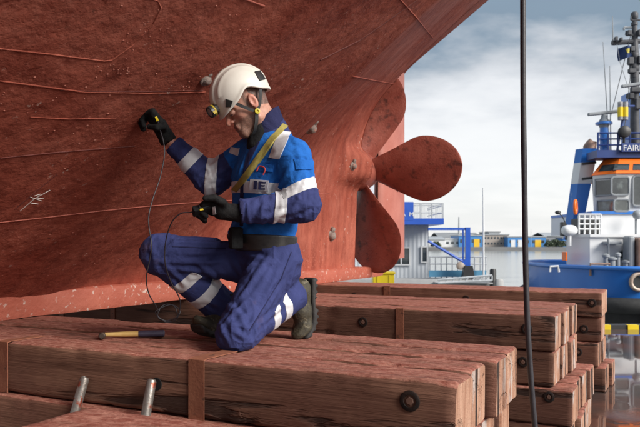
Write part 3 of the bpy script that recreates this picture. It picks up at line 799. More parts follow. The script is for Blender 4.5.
# balcony
bx1 = W(443.5, 0, DJ).x; zf0 = W(0, 224.5, DJ).z; zf1 = W(0, 218.5, DJ).z
mb = MB(); mb.box(((ax0 + bx1) / 2, DJ + 2.1, (zf0 + zf1) / 2), (bx1 - ax0, 4.4, zf1 - zf0)); mb.build('balcony_fascia', m_blue, off)
bz = W(0, 203.5, DJ).z
mb = MB()
for i in range(30):
    x = W(404 + i * 1.36, 0, DJ).x; mb.box((x, DJ + .0, (zf1 + bz) / 2), (.02, .02, bz - zf1))
mb.build('balcony_balusters', m_rail, off)
for q, nm in ((bz, 'handrail'), (zf1 + .25, 'lower_rail'), (zf1 + .55, 'lower_rail')):
    mb = MB(); mb.tube([(ax0, DJ, q), (bx1 - .02, DJ, q)], .028, 8); mb.tube([(bx1 - .02, DJ, q), (bx1 - .02, DJ + 4.2, q)], .028, 8); mb.build(nm, m_rail, off)
for x in (420.5, 432, 443):
    mb = MB(); mb.box((W(x, 0, DJ).x, DJ, (zf1 + bz) / 2), (.06, .06, bz - zf1 + .05)); mb.build('rail_post', m_rail, off)
a = W(380, 220.5, DJ - .1); b = W(413.5, 202, DJ - .1)
mb = MB(); mb.box(((a.x + b.x) / 2, DJ - .09, (a.z + b.z) / 2), (b.x - a.x, .04, b.z - a.z)); sg = mb.build('sign', m_blue, off)
text_mesh('lettering', 'A  M', .26, Vector((W(401.5, 0, DJ - .1).x, DJ - .125, W(0, 216.5, DJ).z)), Matrix.Rotation(R(90), 3, 'X'), m_white, sg)
uz = W(0, 190, DJ).z
mb = MB(); mb.box(((ax0 + W(408, 0, DJ).x) / 2, DJ + 3.4, (zf1 + uz) / 2 + .3), (W(408, 0, DJ).x - ax0, 2.6, uz - zf1 + .6)); mb.build('upper_wall', m_whiteclad, off)
# jetty railing
jr = empty('jetty_railing', (W(458, 0, DJ).x, DJ, ZJ)); tag(jr, 'pale tubular railing along the jetty behind the blue crane', 'railing')
rz = W(0, 257, DJ + .2).z
for i in range(11):
    x = W(430 + i * 5.6, 0, DJ + .2).x; mb = MB(); mb.tube([(x, DJ + .2, ZJ), (x, DJ + .2, rz)], .028, 6); mb.build('rail_post', m_rail, jr)
for q in (rz, rz - .3, rz - .6):
    mb = MB(); mb.tube([(W(429, 0, DJ + .2).x, DJ + .2, q), (W(487, 0, DJ + .2).x, DJ + .2, q)], .03, 6); mb.build('rail', m_rail, jr)
a = W(429, 277, DJ + .1); b = W(486, 270.5, DJ + .1); mb = MB(); mb.box(((a.x + b.x) / 2, DJ + .12, (a.z + b.z) / 2), (b.x - a.x, .06, b.z - a.z)); mb.build('kick_board', pmat('teal_board', (.06, .20, .34), (.08, .24, .38), 2, .5), jr)
# blue jib crane
cr_ = empty('jib_crane', W(468, 279, DJ - .4)); tag(cr_, 'blue jib crane with diagonal brace on the jetty', 'crane')
cd = DJ - .4
a = W(467.7, 278, cd); b = W(467.7, 227.5, cd); mb = MB(); mb.box((a.x, cd, (a.z + b.z) / 2 + .1), (.19, .19, b.z - a.z - .2)); mb.build('post', m_blue, cr_)
a = W(428, 229, cd); b = W(466, 229, cd); mb = MB(); mb.box(((a.x + b.x) / 2, cd, a.z), (b.x - a.x, .12, .10)); mb.build('beam', m_blue, cr_)
p = W(463, 0, cd); a = W(0, 230, cd).z; b = W(0, 262, cd).z; mb = MB(); mb.box((p.x, cd + .001, (a + b) / 2), (.06, .06, a - b)); mb.build('tie_rod', m_blue, cr_)
mb = MB(); mb.tube([W(428, 241, cd), W(466, 263.5, cd)], .055, 8); mb.build('brace', m_blue, cr_)
mb = MB(); mb.prism([W(459, 265, cd - .1), W(467, 258, cd - .1), W(467, 265, cd - .1)], (0, .2, 0)); mb.build('gusset', m_blue, cr_)
mb = MB(); mb.lathe([(.13, 0), (.17, .03), (.17, .14), (.13, .17)], W(461, 266, cd - .12), (0, 1, 0), 16); mb.build('winch_drum', pmat('winch_rust', (.3, .2, .15), (.4, .35, .3), 6, .6), cr_, smooth=40)
mb = MB(); p = W(468, 279, cd); mb.prism([p + Vector((-.26, -.2, 0)), p + Vector((.26, -.2, 0)), p + Vector((.16, -.2, .55)), p + Vector((-.16, -.2, .55))], (0, .4, 0)); mb.build('base', m_black, cr_)
# white flag pole, piles, pipes on the jetty, yellow bin
mb = MB(); p = W(483.5, 278, DJ - .2); mb.tube([p, W(483.5, 230, DJ - .2), W(483.2, 188, DJ - .2)], [.045, .04, .03], 8); o = mb.build('pole', m_white, smooth=60); tag(o, 'tall slim white pole on the jetty right of the blue crane', 'pole')
for i, (x, yt, r_, lb) in enumerate(((493, 269, .13, 'dark mooring pile at the right end of the jetty'), (498.5, 279, .20, 'short grey mooring pile standing in water right of the jetty'))):
    a = W(x, yt, DJ - 1.0); mb = MB(); mb.tube([(a.x, a.y, WATER - .5), (a.x, a.y, a.z - .06), (a.x, a.y, a.z)], [r_, r_, r_ * .8], 12); o = mb.build('mooring_pile', m_black if i == 0 else m_concrete, smooth=40); tag(o, lb, 'pile', 'mooring piles')
    if i == 0: pass
tr = empty('gangway_truss', W(470, 281, DJ - 1.4)); tag(tr, 'low grey truss gangway lying along the front of the jetty', 'gangway')
for q in (0, 1):
    mb = MB(); mb.tube([W(438, 283 - q * 3, DJ - 1.4), W(492, 280.5 - q * 5, DJ - 1.4)], .045, 6); mb.build('chord', m_rail, tr)
for k in range(9):
    f = k / 8; xx = 438 + 54 * f; mb = MB(); mb.tube([W(xx, 283 - 2.5 * f, DJ - 1.4), W(xx + (3.4 if k < 8 else 0), 280 - 4.5 * f, DJ - 1.4)], .03, 6); mb.build('web_bar', m_rail, tr)
mb = MB(); mb.box(W(465, 283.5, DJ - 1.35) + Vector((0, .4, 0)), (W(492, 0, DJ).x - W(438, 0, DJ).x, .7, .06)); mb.build('walkway', m_concrete, tr)
bn = empty('storage_bin', W(383.5, 285, 24)); tag(bn, 'bright yellow storage bin behind the rear timbers below the propeller', 'bin')
a = W(373, 286, 24); b = W(394.5, 273.5, 24)
mb = MB(); mb.box(((a.x + b.x) / 2, 24.3, (a.z + b.z) / 2 - .02), (b.x - a.x, .6, b.z - a.z)); mb.build('body', m_yellow, bn, bevel=.03)
mb = MB(); mb.box(((a.x + b.x) / 2, 24.3, b.z + .015), (b.x - a.x + .06, .68, .08)); mb.build('lid', m_yellow, bn, bevel=.02)
for q in (-1, 1):
    mb = MB(); mb.box(((a.x + b.x) / 2 + q * .2, 23.985, (a.z + b.z) / 2), (.05, .03, b.z - a.z - .1)); mb.build('rib', m_yellow, bn)
mb = MB(); c = W(383.5, 300, 24); mb.box((c.x, 24.6, (W(0, 286, 24).z - .004 + WATER - .3) / 2), (3.0, 2.0, W(0, 286, 24).z - .004 - WATER + .3)); o = mb.build('pontoon', m_concrete); tag(o, kind='structure')

# dock end: kerb with yellow blocks
mb = MB(); mb.box((8, 11.38, .035), (24, .22, .07)); o = mb.build('dock_kerb', m_black); tag(o, kind='structure')
for k in range(20):
    x = 3.2 + k * .44; mb = MB(); mb.box((x, 11.30, .038), (.17, .10, .075)); o2 = mb.build('yellow_block', m_yellow, o)

# ================================================================== TUG
m_tblue = pmat('tug_blue', (.018, .15, .53), (.028, .18, .58), 1.5, .3, spec=.6, coat=.2, c3=(.30, .40, .58), spot=.66, sscale=4, swidth=.1, stretch=(1, 1, .35))
m_tnavy = pmat('tug_navy', (.012, .035, .16), (.02, .05, .2), 2, .4)
m_twhite = pmat('tug_white', (.76, .77, .78), (.70, .71, .72), 1.2, .35, c3=(.46, .34, .26), spot=.66, sscale=5, swidth=.16, stretch=(1, 1, .25))
m_torange = pmat('tug_orange', (.80, .145, .012), (.86, .18, .02), 2, .35)
m_tblack = pmat('tug_fender', (.016, .016, .017), (.03, .03, .03), 6, .75, bump=.004, bscale=20)
m_tgrey = pmat('tug_grey', (.30, .32, .34), (.22, .24, .26), 3, .5)
m_trust = pmat('tug_rust_frame', (.20, .11, .08), (.30, .2, .15), 8, .7)
m_dim = pmat('dim_interior', (.03, .035, .04), (.10, .11, .11), 1.5, .1, c3=(.24, .28, .27), spot=.56, sscale=2.2, swidth=.2, spec=.9)
m_tmast = pmat('mast_dark', (.045, .05, .06), (.09, .09, .10), 5, .6)
tug = empty('tugboat', W(640, 300, 20)); tag(tug, 'blue and white harbour tug with orange wheelhouse top moored beyond the dock', 'boat')
HW = 3.2; YC = 20.0
XB = W(536, 0, 20.0).x
def outline(off=0.0, x_end=20.0, n=18):
    """half-rounded end at the left, long sides to the right"""
    pts = []
    r = HW + off; cx = XB - off + r * .5
    pts.append((x_end, YC - r))
    for k in range(n + 1):
        a = -math.pi / 2 - math.pi * k / n; pts.append((cx + r * .5 * math.cos(a), YC + r * math.sin(a)))
    pts.append((x_end, YC + r))
    return pts
def wall_strip(mb, o1, z0, o2, z1):
    A = outline(o1); B = outline(o2); mb.grid([[(x, y, z0) for x, y in A], [(x, y, z1) for x, y in B]]); return mb
zb_top = W(0, 269, 16.8).z; zb_bot = W(0, 301, 16.8).z
mb = MB(); wall_strip(mb, 0, zb_bot, .06, zb_top); wall_strip(mb, -.12, zb_bot, -.06, zb_top)
mb.grid([[(x, y, zb_top) for x, y in outline(.06)], [(x, y, zb_top) for x, y in outline(-.06)]])
mb.build('bulwark', m_tblue, tug, smooth=50)
A = outline(.09); mb = MB(); mb.tube([(x, y, zb_top + .01) for x, y in A], .055, 8); mb.build('cap_rail', m_tblue, tug, smooth=60)
mb = MB(); mb.tube([(x, y, zb_bot - .12) for x, y in outline(.10)], .19, 12); mb.build('fender', m_tblack, tug, smooth=60)
mb = MB(); wall_strip(mb, -.35, WATER - .8, 0.02, zb_bot - .1); mb.build('hull', m_tblack, tug, smooth=50)
mb = MB(); P = outline(-.1); mb.add([(x, y, zb_bot + .12) for x, y in P], [tuple(range(len(P)))]); mb.build('deck', m_tgrey, tug)
for k in range(44):
    x = XB + 1.6 + k * .20; mb = MB(); mb.box((x, YC - HW - .03, zb_bot - .62), (.12, .16, .62)); mb.build('fender_rib', m_tblack, tug)
# fairleads (oval rings with dark throats) in the bulwark
def fairlead(px, py, rx, rz_, mat, n=20):
    c = W(px, py, 16.78); A = outline(.03)
    y = YC - HW - .06
    if c.x < XB + HW * .5:
        u_ = (c.x - (XB + HW * .5)) / (HW * .5); y = YC - HW * math.sqrt(max(.02, 1 - u_ * u_)) - .06
    c = W(px, py, y); mb = MB()
    mb.tube([(c.x + rx * math.cos(2 * math.pi * k / n), y, c.z + rz_ * math.sin(2 * math.pi * k / n)) for k in range(n + 1)], .05, 8); f_ = mb.build('fairlead', mat, tug, smooth=60)
    mb = MB(); mb.prism([(c.x + rx * math.cos(2 * math.pi * k / n), y + .02, c.z + rz_ * math.sin(2 * math.pi * k / n)) for k in range(n)], (0, .06, 0)); mb.build('throat', m_black, f_)
fairlead(555.5, 278, .07, .11, m_tblue); fairlead(545, 277, .05, .10, m_tblue); fairlead(639, 282, .19, .19, pmat('fairlead_steel', (.55, .45, .38), (.35, .25, .2), 8, .5, metal=.4))
def tbox(x0, y0, x1, y1, d0, d1, mat, name, bevel=0.0, parent=None, zlow=None):
    a = W(x0, y1, d0); b = W(x1, y0, d0); z0 = a.z if zlow is None else zlow
    mb = MB(); mb.box(((a.x + b.x) / 2, (d0 + d1) / 2, (z0 + b.z) / 2), (b.x - a.x, d1 - d0, b.z - z0)); return mb.build(name, mat, parent or tug, bevel=bevel)
zd = zb_bot + .1
# deckhouse with chamfered left corner
a = W(566.5, 235, 18.7); b = W(700, 235, 18.0); mb = MB()
ztop_dh = W(0, 237, 18.0).z
mb.prism([(a.x, 18.7, zd), (a.x + .35, 18.0, zd), (b.x, 18.0, zd), (b.x, 22.4, zd), (a.x * 22.4 / 18.7 + .1, 22.4, zd)], (0, 0, ztop_dh - zd)); mb.build('deckhouse', m_twhite, tug)
mb = MB(); mb.prism([(a.x - .06, 18.66, ztop_dh), (a.x + .33, 17.93, ztop_dh), (b.x, 17.93, ztop_dh), (b.x, 22.5, ztop_dh), (a.x * 22.4 / 18.7 + .04, 22.5, ztop_dh)], (0, 0, .07)); mb.build('deckhouse_edge', m_twhite, tug)
zdk = ztop_dh + .07
# bridge deck block and wheelhouse, octagonal front
def house(x0, x1, d0, d1, z0, z1, ch, mat, name, flare=0.0):
    A = [(x0, d0 + ch), (x0 + ch * .75, d0), (x1, d0), (x1, d1), (x0 * d1 / (d0 + ch), d1)]
    f_ = flare; B = [(x0 - f_, d0 + ch - f_), (x0 + ch * .75 - f_, d0 - f_), (x1, d0 - f_), (x1, d1), (x0 * d1 / (d0 + ch) - f_, d1)]
    mb = MB(); n = 5; mb.add([(x, y, z0) for x, y in A] + [(x, y, z1) for x, y in B], [tuple(range(n))[::-1], tuple(range(n, 2 * n))] + [(i, (i + 1) % n, n + (i + 1) % n, n + i) for i in range(n)])
    return mb.build(name, mat, tug)
dw = 18.7
hx0 = W(594, 0, dw + .55).x; hx1 = W(720, 0, dw).x
z213 = W(0, 213.5, dw).z; z174 = W(0, 174, dw).z; z156 = W(0, 156, dw).z
tbox(592, 213.5, 720, 236, dw, 22.0, m_twhite, 'bridge_base', zlow=zdk)
house(hx0, hx1, dw, 22.0, z213 + .05, z174, .55, m_twhite, 'wheelhouse', .06)
mb = MB(); mb.box(((W(591, 0, dw).x + hx1) / 2, 20.3, z213 + .02), (hx1 - W(591, 0, dw).x, 3.3, .07)); mb.build('blue_moulding', m_tblue, tug)
# orange sloping top
mb = MB(); rx0 = W(591.5, 0, dw + .5).x; ch = .6
A = [(rx0, dw + ch - .1), (rx0 + .4, dw - .12), (hx1, dw - .12), (hx1, 22.1), (rx0 * 22.1 / (dw + ch), 22.1)]
ins = .45; B = [(rx0 + ins, dw + ch + .2), (rx0 + ins + .25, dw + .35), (hx1, dw + .35), (hx1, 21.7), (rx0 * 21.7 / (dw + ch) + ins, 21.7)]
mb.add([(x, y, z174 + .005) for x, y in A] + [(x, y, z156) for x, y in B], [tuple(range(5))[::-1], tuple(range(5, 10))] + [(i, (i + 1) % 5, 5 + (i + 1) % 5, 5 + i) for i in range(5)]); top_ = mb.build('wheelhouse_top', m_torange, tug)
def skylight(f0, f1):
    # window set into the sloping front of the orange top
    def P(f, g): 
        lo = Vector((rx0 + .4, dw - .12, z174)).lerp(Vector((hx1, dw - .12, z174)), f); hi = Vector((rx0 + ins + .25, dw + .35, z156)).lerp(Vector((hx1, dw + .35, z156)), f); return lo.lerp(hi, g)
    mb = MB(); q = [P(f0, .2), P(f1, .2), P(f1, .58), P(f0, .58)]; n = (q[1] - q[0]).cross(q[3] - q[0]).normalized(); n = n if n.y < 0 else -n
    mb.prism([p + n * .012 for p in q], -n * .05); mb.build('roof_window', m_glass, top_)
xs_ = lambda px: (W(px, 0, dw - .1).x - rx0 - .4) / (hx1 - rx0 - .4)
skylight(xs_(612), xs_(628)); skylight(xs_(632), xs_(650))
mb = MB(); lo0 = Vector((rx0, dw + ch - .1, z174)); lo1 = Vector((rx0 + .4, dw - .12, z174)); hi0 = Vector((rx0 + ins, dw + ch + .2, z156)); hi1 = Vector((rx0 + ins + .25, dw + .35, z156))
q = [lo0.lerp(lo1, .2).lerp(hi0.lerp(hi1, .2), .2), lo0.lerp(lo1, .85).lerp(hi0.lerp(hi1, .85), .2), lo0.lerp(lo1, .85).lerp(hi0.lerp(hi1, .85), .6), lo0.lerp(lo1, .2).lerp(hi0.lerp(hi1, .2), .6)]
n = (q[1] - q[0]).cross(q[3] - q[0]).normalized(); n = n if n.y < 0 else -n; mb.prism([p + n * .012 for p in q], -n * .05); mb.build('roof_window', m_glass, top_)
def twin(x0, y0, x1, y1, d, mat=None):
    a = W(x0, y1, d); b = W(x1, y0, d); cx, cz = (a.x + b.x) / 2, (a.z + b.z) / 2; w, h = b.x - a.x, b.z - a.z; r_ = .07
    ring = lambda s: [(cx + sx * (w / 2 * s - r_) + r_ * math.cos(an), d, cz + sz * (h / 2 * s - r_) + r_ * math.sin(an)) for sx, sz, a0 in ((1, 1, 0), (-1, 1, 90), (-1, -1, 180), (1, -1, 270)) for an in (R(a0), R(a0 + 30), R(a0 + 60), R(a0 + 90))]
    mb = MB(); rr = ring(1.0); mb.tube(rr + [rr[0]], .028, 6); f_ = mb.build('window', m_tgrey, tug)
    mb = MB(); mb.prism([(x, y - .005, z) for x, y, z in rr], (0, .03, 0)); mb.build('pane', mat or m_dim, f_)
fw = dw - .035
twin(611.5, 177, 629, 195, fw - .02); twin(633, 176, 646, 206, fw - .02); twin(614, 199.5, 629, 211.5, fw)
# corner windows on the chamfer
def chamfer_win(z0, z1, f0, f1):
    p0 = Vector((hx0 - .03, dw + .55 - .03, 0)); p1 = Vector((hx0 + .55 * .75 - .03, dw - .03, 0)); A = p0.lerp(p1, f0); B = p0.lerp(p1, f1); n = Vector((-(p1 - p0).y, (p1 - p0).x, 0)).normalized(); n = n if n.y < 0 else -n
    A += n * .03; B += n * .03
    mb = MB(); mb.prism([A + Vector((0, 0, z0)), B + Vector((0, 0, z0)), B + Vector((0, 0, z1)), A + Vector((0, 0, z1))], -n * .03); f_ = mb.build('window', m_dim, tug)
    mb = MB(); pts = [A + Vector((0, 0, z0)), B + Vector((0, 0, z0)), B + Vector((0, 0, z1)), A + Vector((0, 0, z1)), A + Vector((0, 0, z0))]; mb.tube(pts, .028, 6); mb.build('frame', m_tgrey, f_)
chamfer_win(W(0, 195, dw).z, W(0, 178, dw).z, .12, .95); chamfer_win(W(0, 212, dw).z, W(0, 200, dw).z, .2, .9)
# railings on the bridge deck
for q in (214.5, 219, 224, 229):
    mb = MB(); mb.tube([W(579, q, 18.2), W(601, q, 18.2)], .022, 6); mb.build('deck_rail', m_white, tug)
for x in (579, 584.5, 590, 595.5, 601):
    a = W(x, 214, 18.2); mb = MB(); mb.tube([(a.x, 18.2, zdk), a], .022, 6); mb.build('rail_post', m_white, tug)
tbox(583, 218, 599.5, 234, 18.5, 19.4, m_black, 'ventilation_box', .03, zlow=zdk)
# white raft canister, lamp, lifebuoy
p = W(569.5, 230.5, 18.25); mb = MB(); mb.lathe([(.05, -.2), (.11, -.17), (.14, -.08), (.14, .08), (.11, .17), (.05, .2)], p, (1, .3, 0), 16); mb.build('raft_canister', m_white, tug, smooth=50)
mb = MB(); mb.tube([(p.x, p.y, zdk - .3), (p.x, p.y, p.z - .12)], .05, 8); mb.build('canister_stand', m_white, tug)
p = W(575.5, 207, 18.6); mb = MB(); mb.tube([p + Vector((.05 * math.cos(a), .08 * math.cos(a), .17 * math.sin(a))) for a in [2 * math.pi * k / 18 for k in range(19)]], .04, 8); mb.build('lifebuoy', m_torange, tug, smooth=60)
p = W(558, 212.5, 18.4); mb = MB(); mb.sphere(p, (.08, .06, .05)); mb.tube([p, W(562, 216, 18.4), W(566, 224, 18.4)], .012, 6); mb.tube([W(566, 224, 18.4), W(566, 240, 18.6)], .02, 6); mb.build('deck_lamp', m_black, tug, smooth=60)
tbox(562.5, 222, 566, 236, 18.3, 18.5, m_black, 'loudhailer', .01)
# raked funnel in blue and white bands
def fun(yA, yB, mat, name, dd=0.0):
    def row(y):
        f = (y - 149) / (228 - 149); l = 577 - 11 * f; r_ = 596.5 - 15.5 * f; d = 19.9
        a = W(l, y, d); b = W(r_, y, d); return [Vector((a.x - dd, d + .1, a.z)), Vector((a.x + .12, d - .12 - dd, a.z)), Vector((b.x + dd, d - .12 - dd, b.z)), Vector((b.x * (d + 1.4) / d, d + 1.4, b.z)), Vector((a.x * (d + 1.4) / d + .05, d + 1.4, a.z))]
    A = row(yA); B = row(yB); mb = MB(); mb.add(A + B, [tuple(range(5)), tuple(range(5, 10))[::-1]] + [(i, (i + 1) % 5, 5 + (i + 1) % 5, 5 + i) for i in range(5)]); return mb.build(name, mat, tug)
fun(149, 163, m_tblue, 'funnel_band'); fun(163.02, 184, m_twhite, 'funnel_band'); fun(184.02, 212, m_tblue, 'funnel_band'); fun(212.02, 240, m_tblue, 'funnel_base')
a = [W(577.5, 196, 19.75), W(583, 212, 19.75), W(576, 224, 19.75), W(571, 224, 19.75)]
mb = MB(); mb.tube([W(589, 149, 20.2), W(589, 144, 20.2), W(587, 142.5, 20.2)], [.16, .16, .14], 12); mb.build('exhaust_pipe', m_trust, tug, smooth=50)
mb = MB(); mb.tube([W(592, 149, 20.6), W(592.5, 142, 20.6)], [.12, .12], 12); mb.build('exhaust_pipe', m_trust, tug, smooth=50)
for q in (164, 179):
    mb = MB(); mb.tube([W(582, q, 19.5), W(596, q - 1.5, 19.5)], .035, 6); mb.build('funnel_step', m_black, tug)
# top deck rails, name board, mast, scanners
zr = W(0, 156, dw).z
tbox(597, 150, 720, 157.5, dw + .25, dw + 1.0, m_tnavy, 'top_deck_edge')
for q in (133, 139, 145):
    mb = MB(); mb.tube([W(598, q, dw + .3), W(720, q, dw + .3)], .022, 6); mb.tube([W(598, q, dw + .3), W(599, q + 2, dw + 2.3)], .022, 6); mb.build('top_rail', m_tnavy, tug)
for x in (598, 608, 618, 630, 641):
    a = W(x, 132.5, dw + .3); mb = MB(); mb.tube([(a.x, a.y, zr), a], .024, 6); mb.build('rail_post', m_tnavy, tug)
a = W(621, 152, dw + .2); b = W(668, 143.5, dw + .2)
mb = MB(); mb.box(((a.x + b.x) / 2, dw + .17, (a.z + b.z) / 2), (b.x - a.x, .04, b.z - a.z)); nb = mb.build('name_board', m_tnavy, tug)
text_mesh('lettering', 'FAIRPLAY', .215, Vector((W(623, 0, dw + .15).x, dw + .145, W(0, 150.6, dw + .15).z)), Matrix.Rotation(R(90), 3, 'X'), m_white, nb, .004)
md = 20.0
mb = MB(); mb.tube([W(635, 160, md), W(635, 60, md), W(634.5, 14, md)], [.14, .11, .06], 10); mb.build('mast', m_tmast, tug, smooth=60)
for (y, r_, h) in ((16, .10, .22), (24, .09, .12), (56, .13, .2), (68, .14, .25), (76, .12, .15)):
    p = W(634.5, y, md); mb = MB(); mb.lathe([(r_ * .7, -h / 2), (r_, -h / 3), (r_, h / 3), (r_ * .7, h / 2)], p, (0, 0, 1), 10); mb.build('mast_lantern', m_tmast, tug, smooth=50)
tbox(630, 92, 648, 160, md + .2, md + .8, m_tblue, 'mast_casing')
mb = MB(); mb.tube([W(612, 43, md), W(662, 40, md)], .07, 8); mb.build('yard', m_tmast, tug)
for (x0_, y0_, x1_, y1_, r_) in ((626, 35, 644, 35, .035), (628, 64, 646, 63, .04), (629, 73, 645, 73, .035), (627, 98, 641, 97, .04), (631, 20, 640, 20, .03)):
    mb = MB(); mb.tube([W(x0_, y0_, md - .05), W(x1_, y1_, md - .05)], r_, 6); mb.tube([W(x0_, y0_, md - .05), W(x0_ + .5, y0_ - 4, md - .05)], r_ * .8, 6); mb.build('crosstree', m_tmast, tug)
for (x_, y_, sx_, sz_) in ((629, 33, .10, .14), (640, 33, .12, .18), (630.5, 61, .14, .2), (640, 60, .12, .22), (632, 71, .2, .12), (631, 96, .14, .16), (636, 90, .3, .14), (638, 104, .16, .3), (632, 49, .12, .14), (616, 39, .08, .12), (621, 39.5, .07, .10)):
    p = W(x_, y_, md - .12); mb = MB(); mb.box(p, (sx_, .14, sz_)); mb.build('mast_lamp', m_tmast, tug, bevel=.02)
for (x0_, y0_, x1_, y1_) in ((634, 22, 603, 148), (634, 45, 622, 150), (640, 45, 650, 150), (631, 92, 622, 140)):
    mb = MB(); mb.tube([W(x0_, y0_, md), W(x1_, y1_, md - .4)], .010, 5); mb.build('stay_wire', m_tmast, tug)
mb = MB(); mb.tube([W(624, 27.5, md), W(634, 27.5, md)], .03, 6); mb.tube([W(624, 27.5, md), W(624, 30, md)], .03, 6); mb.build('yard', m_tgrey, tug)
mb = MB(); mb.tube([W(613, 43, md), W(612.5, 16, md)], [.022, .010], 6); mb.build('whip_antenna', m_tgrey, tug)
for (x0, y0, x1, y1) in ((603, 42, 609.5, 150), (609.8, 66, 611, 150)):
    mb = MB(); mb.tube([W(x1, y1, 19.6), W(x0, y0, 19.6)], [.022, .008], 6); mb.build('whip_antenna', m_tgrey, tug)
for (x0, y0, x1, y1, d) in ((588, 114.6, 618, 111.4, 19.3), (621.5, 86.5, 655, 81.5, 19.5)):
    a = W(x0, y0, d); b = W(x1, y1, d); mb = MB(); c = (a + b) / 2; dx = (b - a).normalized(); M = Matrix((dx, (0, 1, 0), dx.cross(Vector((0, 1, 0))))).transposed(); mb.box(c, ((b - a).length, .12, .085), rot=M); mb.build('radar_scanner', m_tgrey, tug, bevel=.02)
p = W(604, 113, 19.3); mb = MB(); mb.lathe([(.10, -.42), (.13, -.36), (.13, -.2), (.08, -.14), (.06, -.04)], p, (0, 0, 1), 12); mb.build('scanner_motor', m_tgrey, tug, smooth=50)
mb = MB(); mb.tube([W(604, 152, 19.3), W(604, 125, 19.3)], .11, 12); mb.lathe([(.22, -.03), (.22, .03)], W(604, 123.5, 19.3), (0, 0, 1), 12); mb.build('scanner_post', m_tblue, tug, smooth=50)
# two canisters in yellow and black
for i, x in enumerate((620.3, 625.4)):
    p = W(x, 111, 19.0); mb = MB(); mb.lathe([(.068, -.24), (.068, .24)], p, (0, 0, 1), 12); c_ = mb.build('signal_canister', pmat('canister_grey', (.2, .2, .22), (.4, .4, .42), 12, .4), tug, smooth=50)
    mb = MB(); mb.lathe([(.071, -.16), (.071, .10)], p, (0, 0, 1), 12); mb.build('yellow_sleeve', m_yellow, c_, smooth=50)
mb = MB(); mb.tube([W(623, 118, 19.05), W(619, 140, 19.05), W(617, 152, 19.05)], .03, 6); mb.tube([W(628, 106, 19.05), W(634, 106, 19.6)], .03, 6); mb.build('canister_bracket', m_tnavy, tug)
mb = MB(); mb.lathe([(.06, -.1), (.15, -.05), (.16, .08), (.14, .1)], W(624, 132, 18.9), (0, -1, 0), 16); mb.build('searchlight', m_black, tug, smooth=50)
mb = MB(); mb.tube([W(624, 136, 18.9), W(624, 152, 18.9)], .03, 6); mb.build('searchlight_post', m_black, tug)
# flag on its halyard
fl = empty('flag', W(618, 46, 19.8)); tag(fl, 'small dark blue flag with yellow device on the tug mast', 'flag')
def fpt(u_, v_): 
    p = W(617.5 + 14 * u_ + 2.5 * v_, 47.5 - 1.5 * u_ + 13 * v_ - 3 * u_ * v_, 19.8); p.y += .12 * math.sin(u_ * 7 + v_ * 2) ; return p
mb = MB(); mb.grid([[fpt(i / 10, j / 6) for i in range(11)] for j in range(7)]); mb.grid([[fpt(i / 10, j / 6) + Vector((0, .006, 0)) for i in range(11)] for j in range(7)]); mb.build('cloth', pmat('flag_blue', (.01, .03, .10), (.015, .04, .13), 5, .8), fl, smooth=180)
mb = MB(); mb.grid([[fpt(.45 + .3 * i / 4, .25 + .4 * j / 4) + Vector((0, -.006, 0)) for i in range(5)] for j in range(5)]); mb.build('device', pmat('flag_yellow', (.55, .45, .08), (.45, .4, .1), 9, .8), fl, smooth=180)
mb = MB(); mb.tube([W(617, 44, 19.8), W(620, 62, 19.8), W(629, 90, 19.8)], .008, 5); mb.build('halyard', m_tgrey, fl)
# foredeck fittings
tbox(629, 236, 635.5, 272, 17.5, 17.9, m_tgrey, 'vent_trunk', .05, zlow=zd)
tbox(638, 238, 646, 276, 17.4, 18.0, m_trust, 'winch_post', .05, zlow=zd)
tbox(607, 241.5, 622, 244, 17.7, 18.0, m_tgrey, 'lamp_hood', .01)
mb = MB(); c = W(622, 255, 17.97); mb.lathe([(.11, 0), (.125, .03), (.10, .04), (.085, .02), (.001, .02)], c, (0, -1, 0), 20); pr = mb.build('porthole', m_tgrey, tug, smooth=30)
mb = MB(); mb.lathe([(.084, 0), (.084, .028), (.001, .028)], c, (0, -1, 0), 20); mb.build('pane', m_glass, pr)
mb = MB(); mb.tube([W(590.5, 276, 17.4), W(590.5, 264, 17.4), W(609.5, 264, 17.4), W(609.5, 276, 17.4)], .03, 6); mb.build('pipe_frame', m_trust, tug)
for (x, y, r_, h) in ((606, 262, .06, .35), (612, 264, .08, .3), (618, 262, .05, .4), (608.5, 252, .02, .6), (626, 266, .07, .25)):
    p = W(x, y, 17.6); mb = MB(); mb.lathe([(r_, -h * 1.4), (r_, h * .3), (r_ * 1.5, h * .35), (r_ * 1.5, h * .5), (r_ * .5, h * .6)], p, (0, 0, 1), 10); mb.build('deck_fitting', m_tgrey, tug, smooth=40)
mb = MB(); mb.tube([W(550, 272, 17.6), W(550.5, 266.5, 17.6), W(558, 266, 17.6), W(559, 272, 17.6)], .025, 6); mb.build('deck_hoop', m_white, tug)
tbox(565.8, 252, 567.4, 261, 18.2, 18.5, m_torange, 'lifebuoy_case', .01)
p = W(636, 215, 18.4); mb = MB(); mb.lathe([(.10, 0), (.12, .05), (.12, .1), (.06, .16)], p, (0, -1, 0), 12); mb.tube([p, p - Vector((0, 0, .5))], .03, 6); mb.build('fire_monitor', m_tgrey, tug, smooth=50)

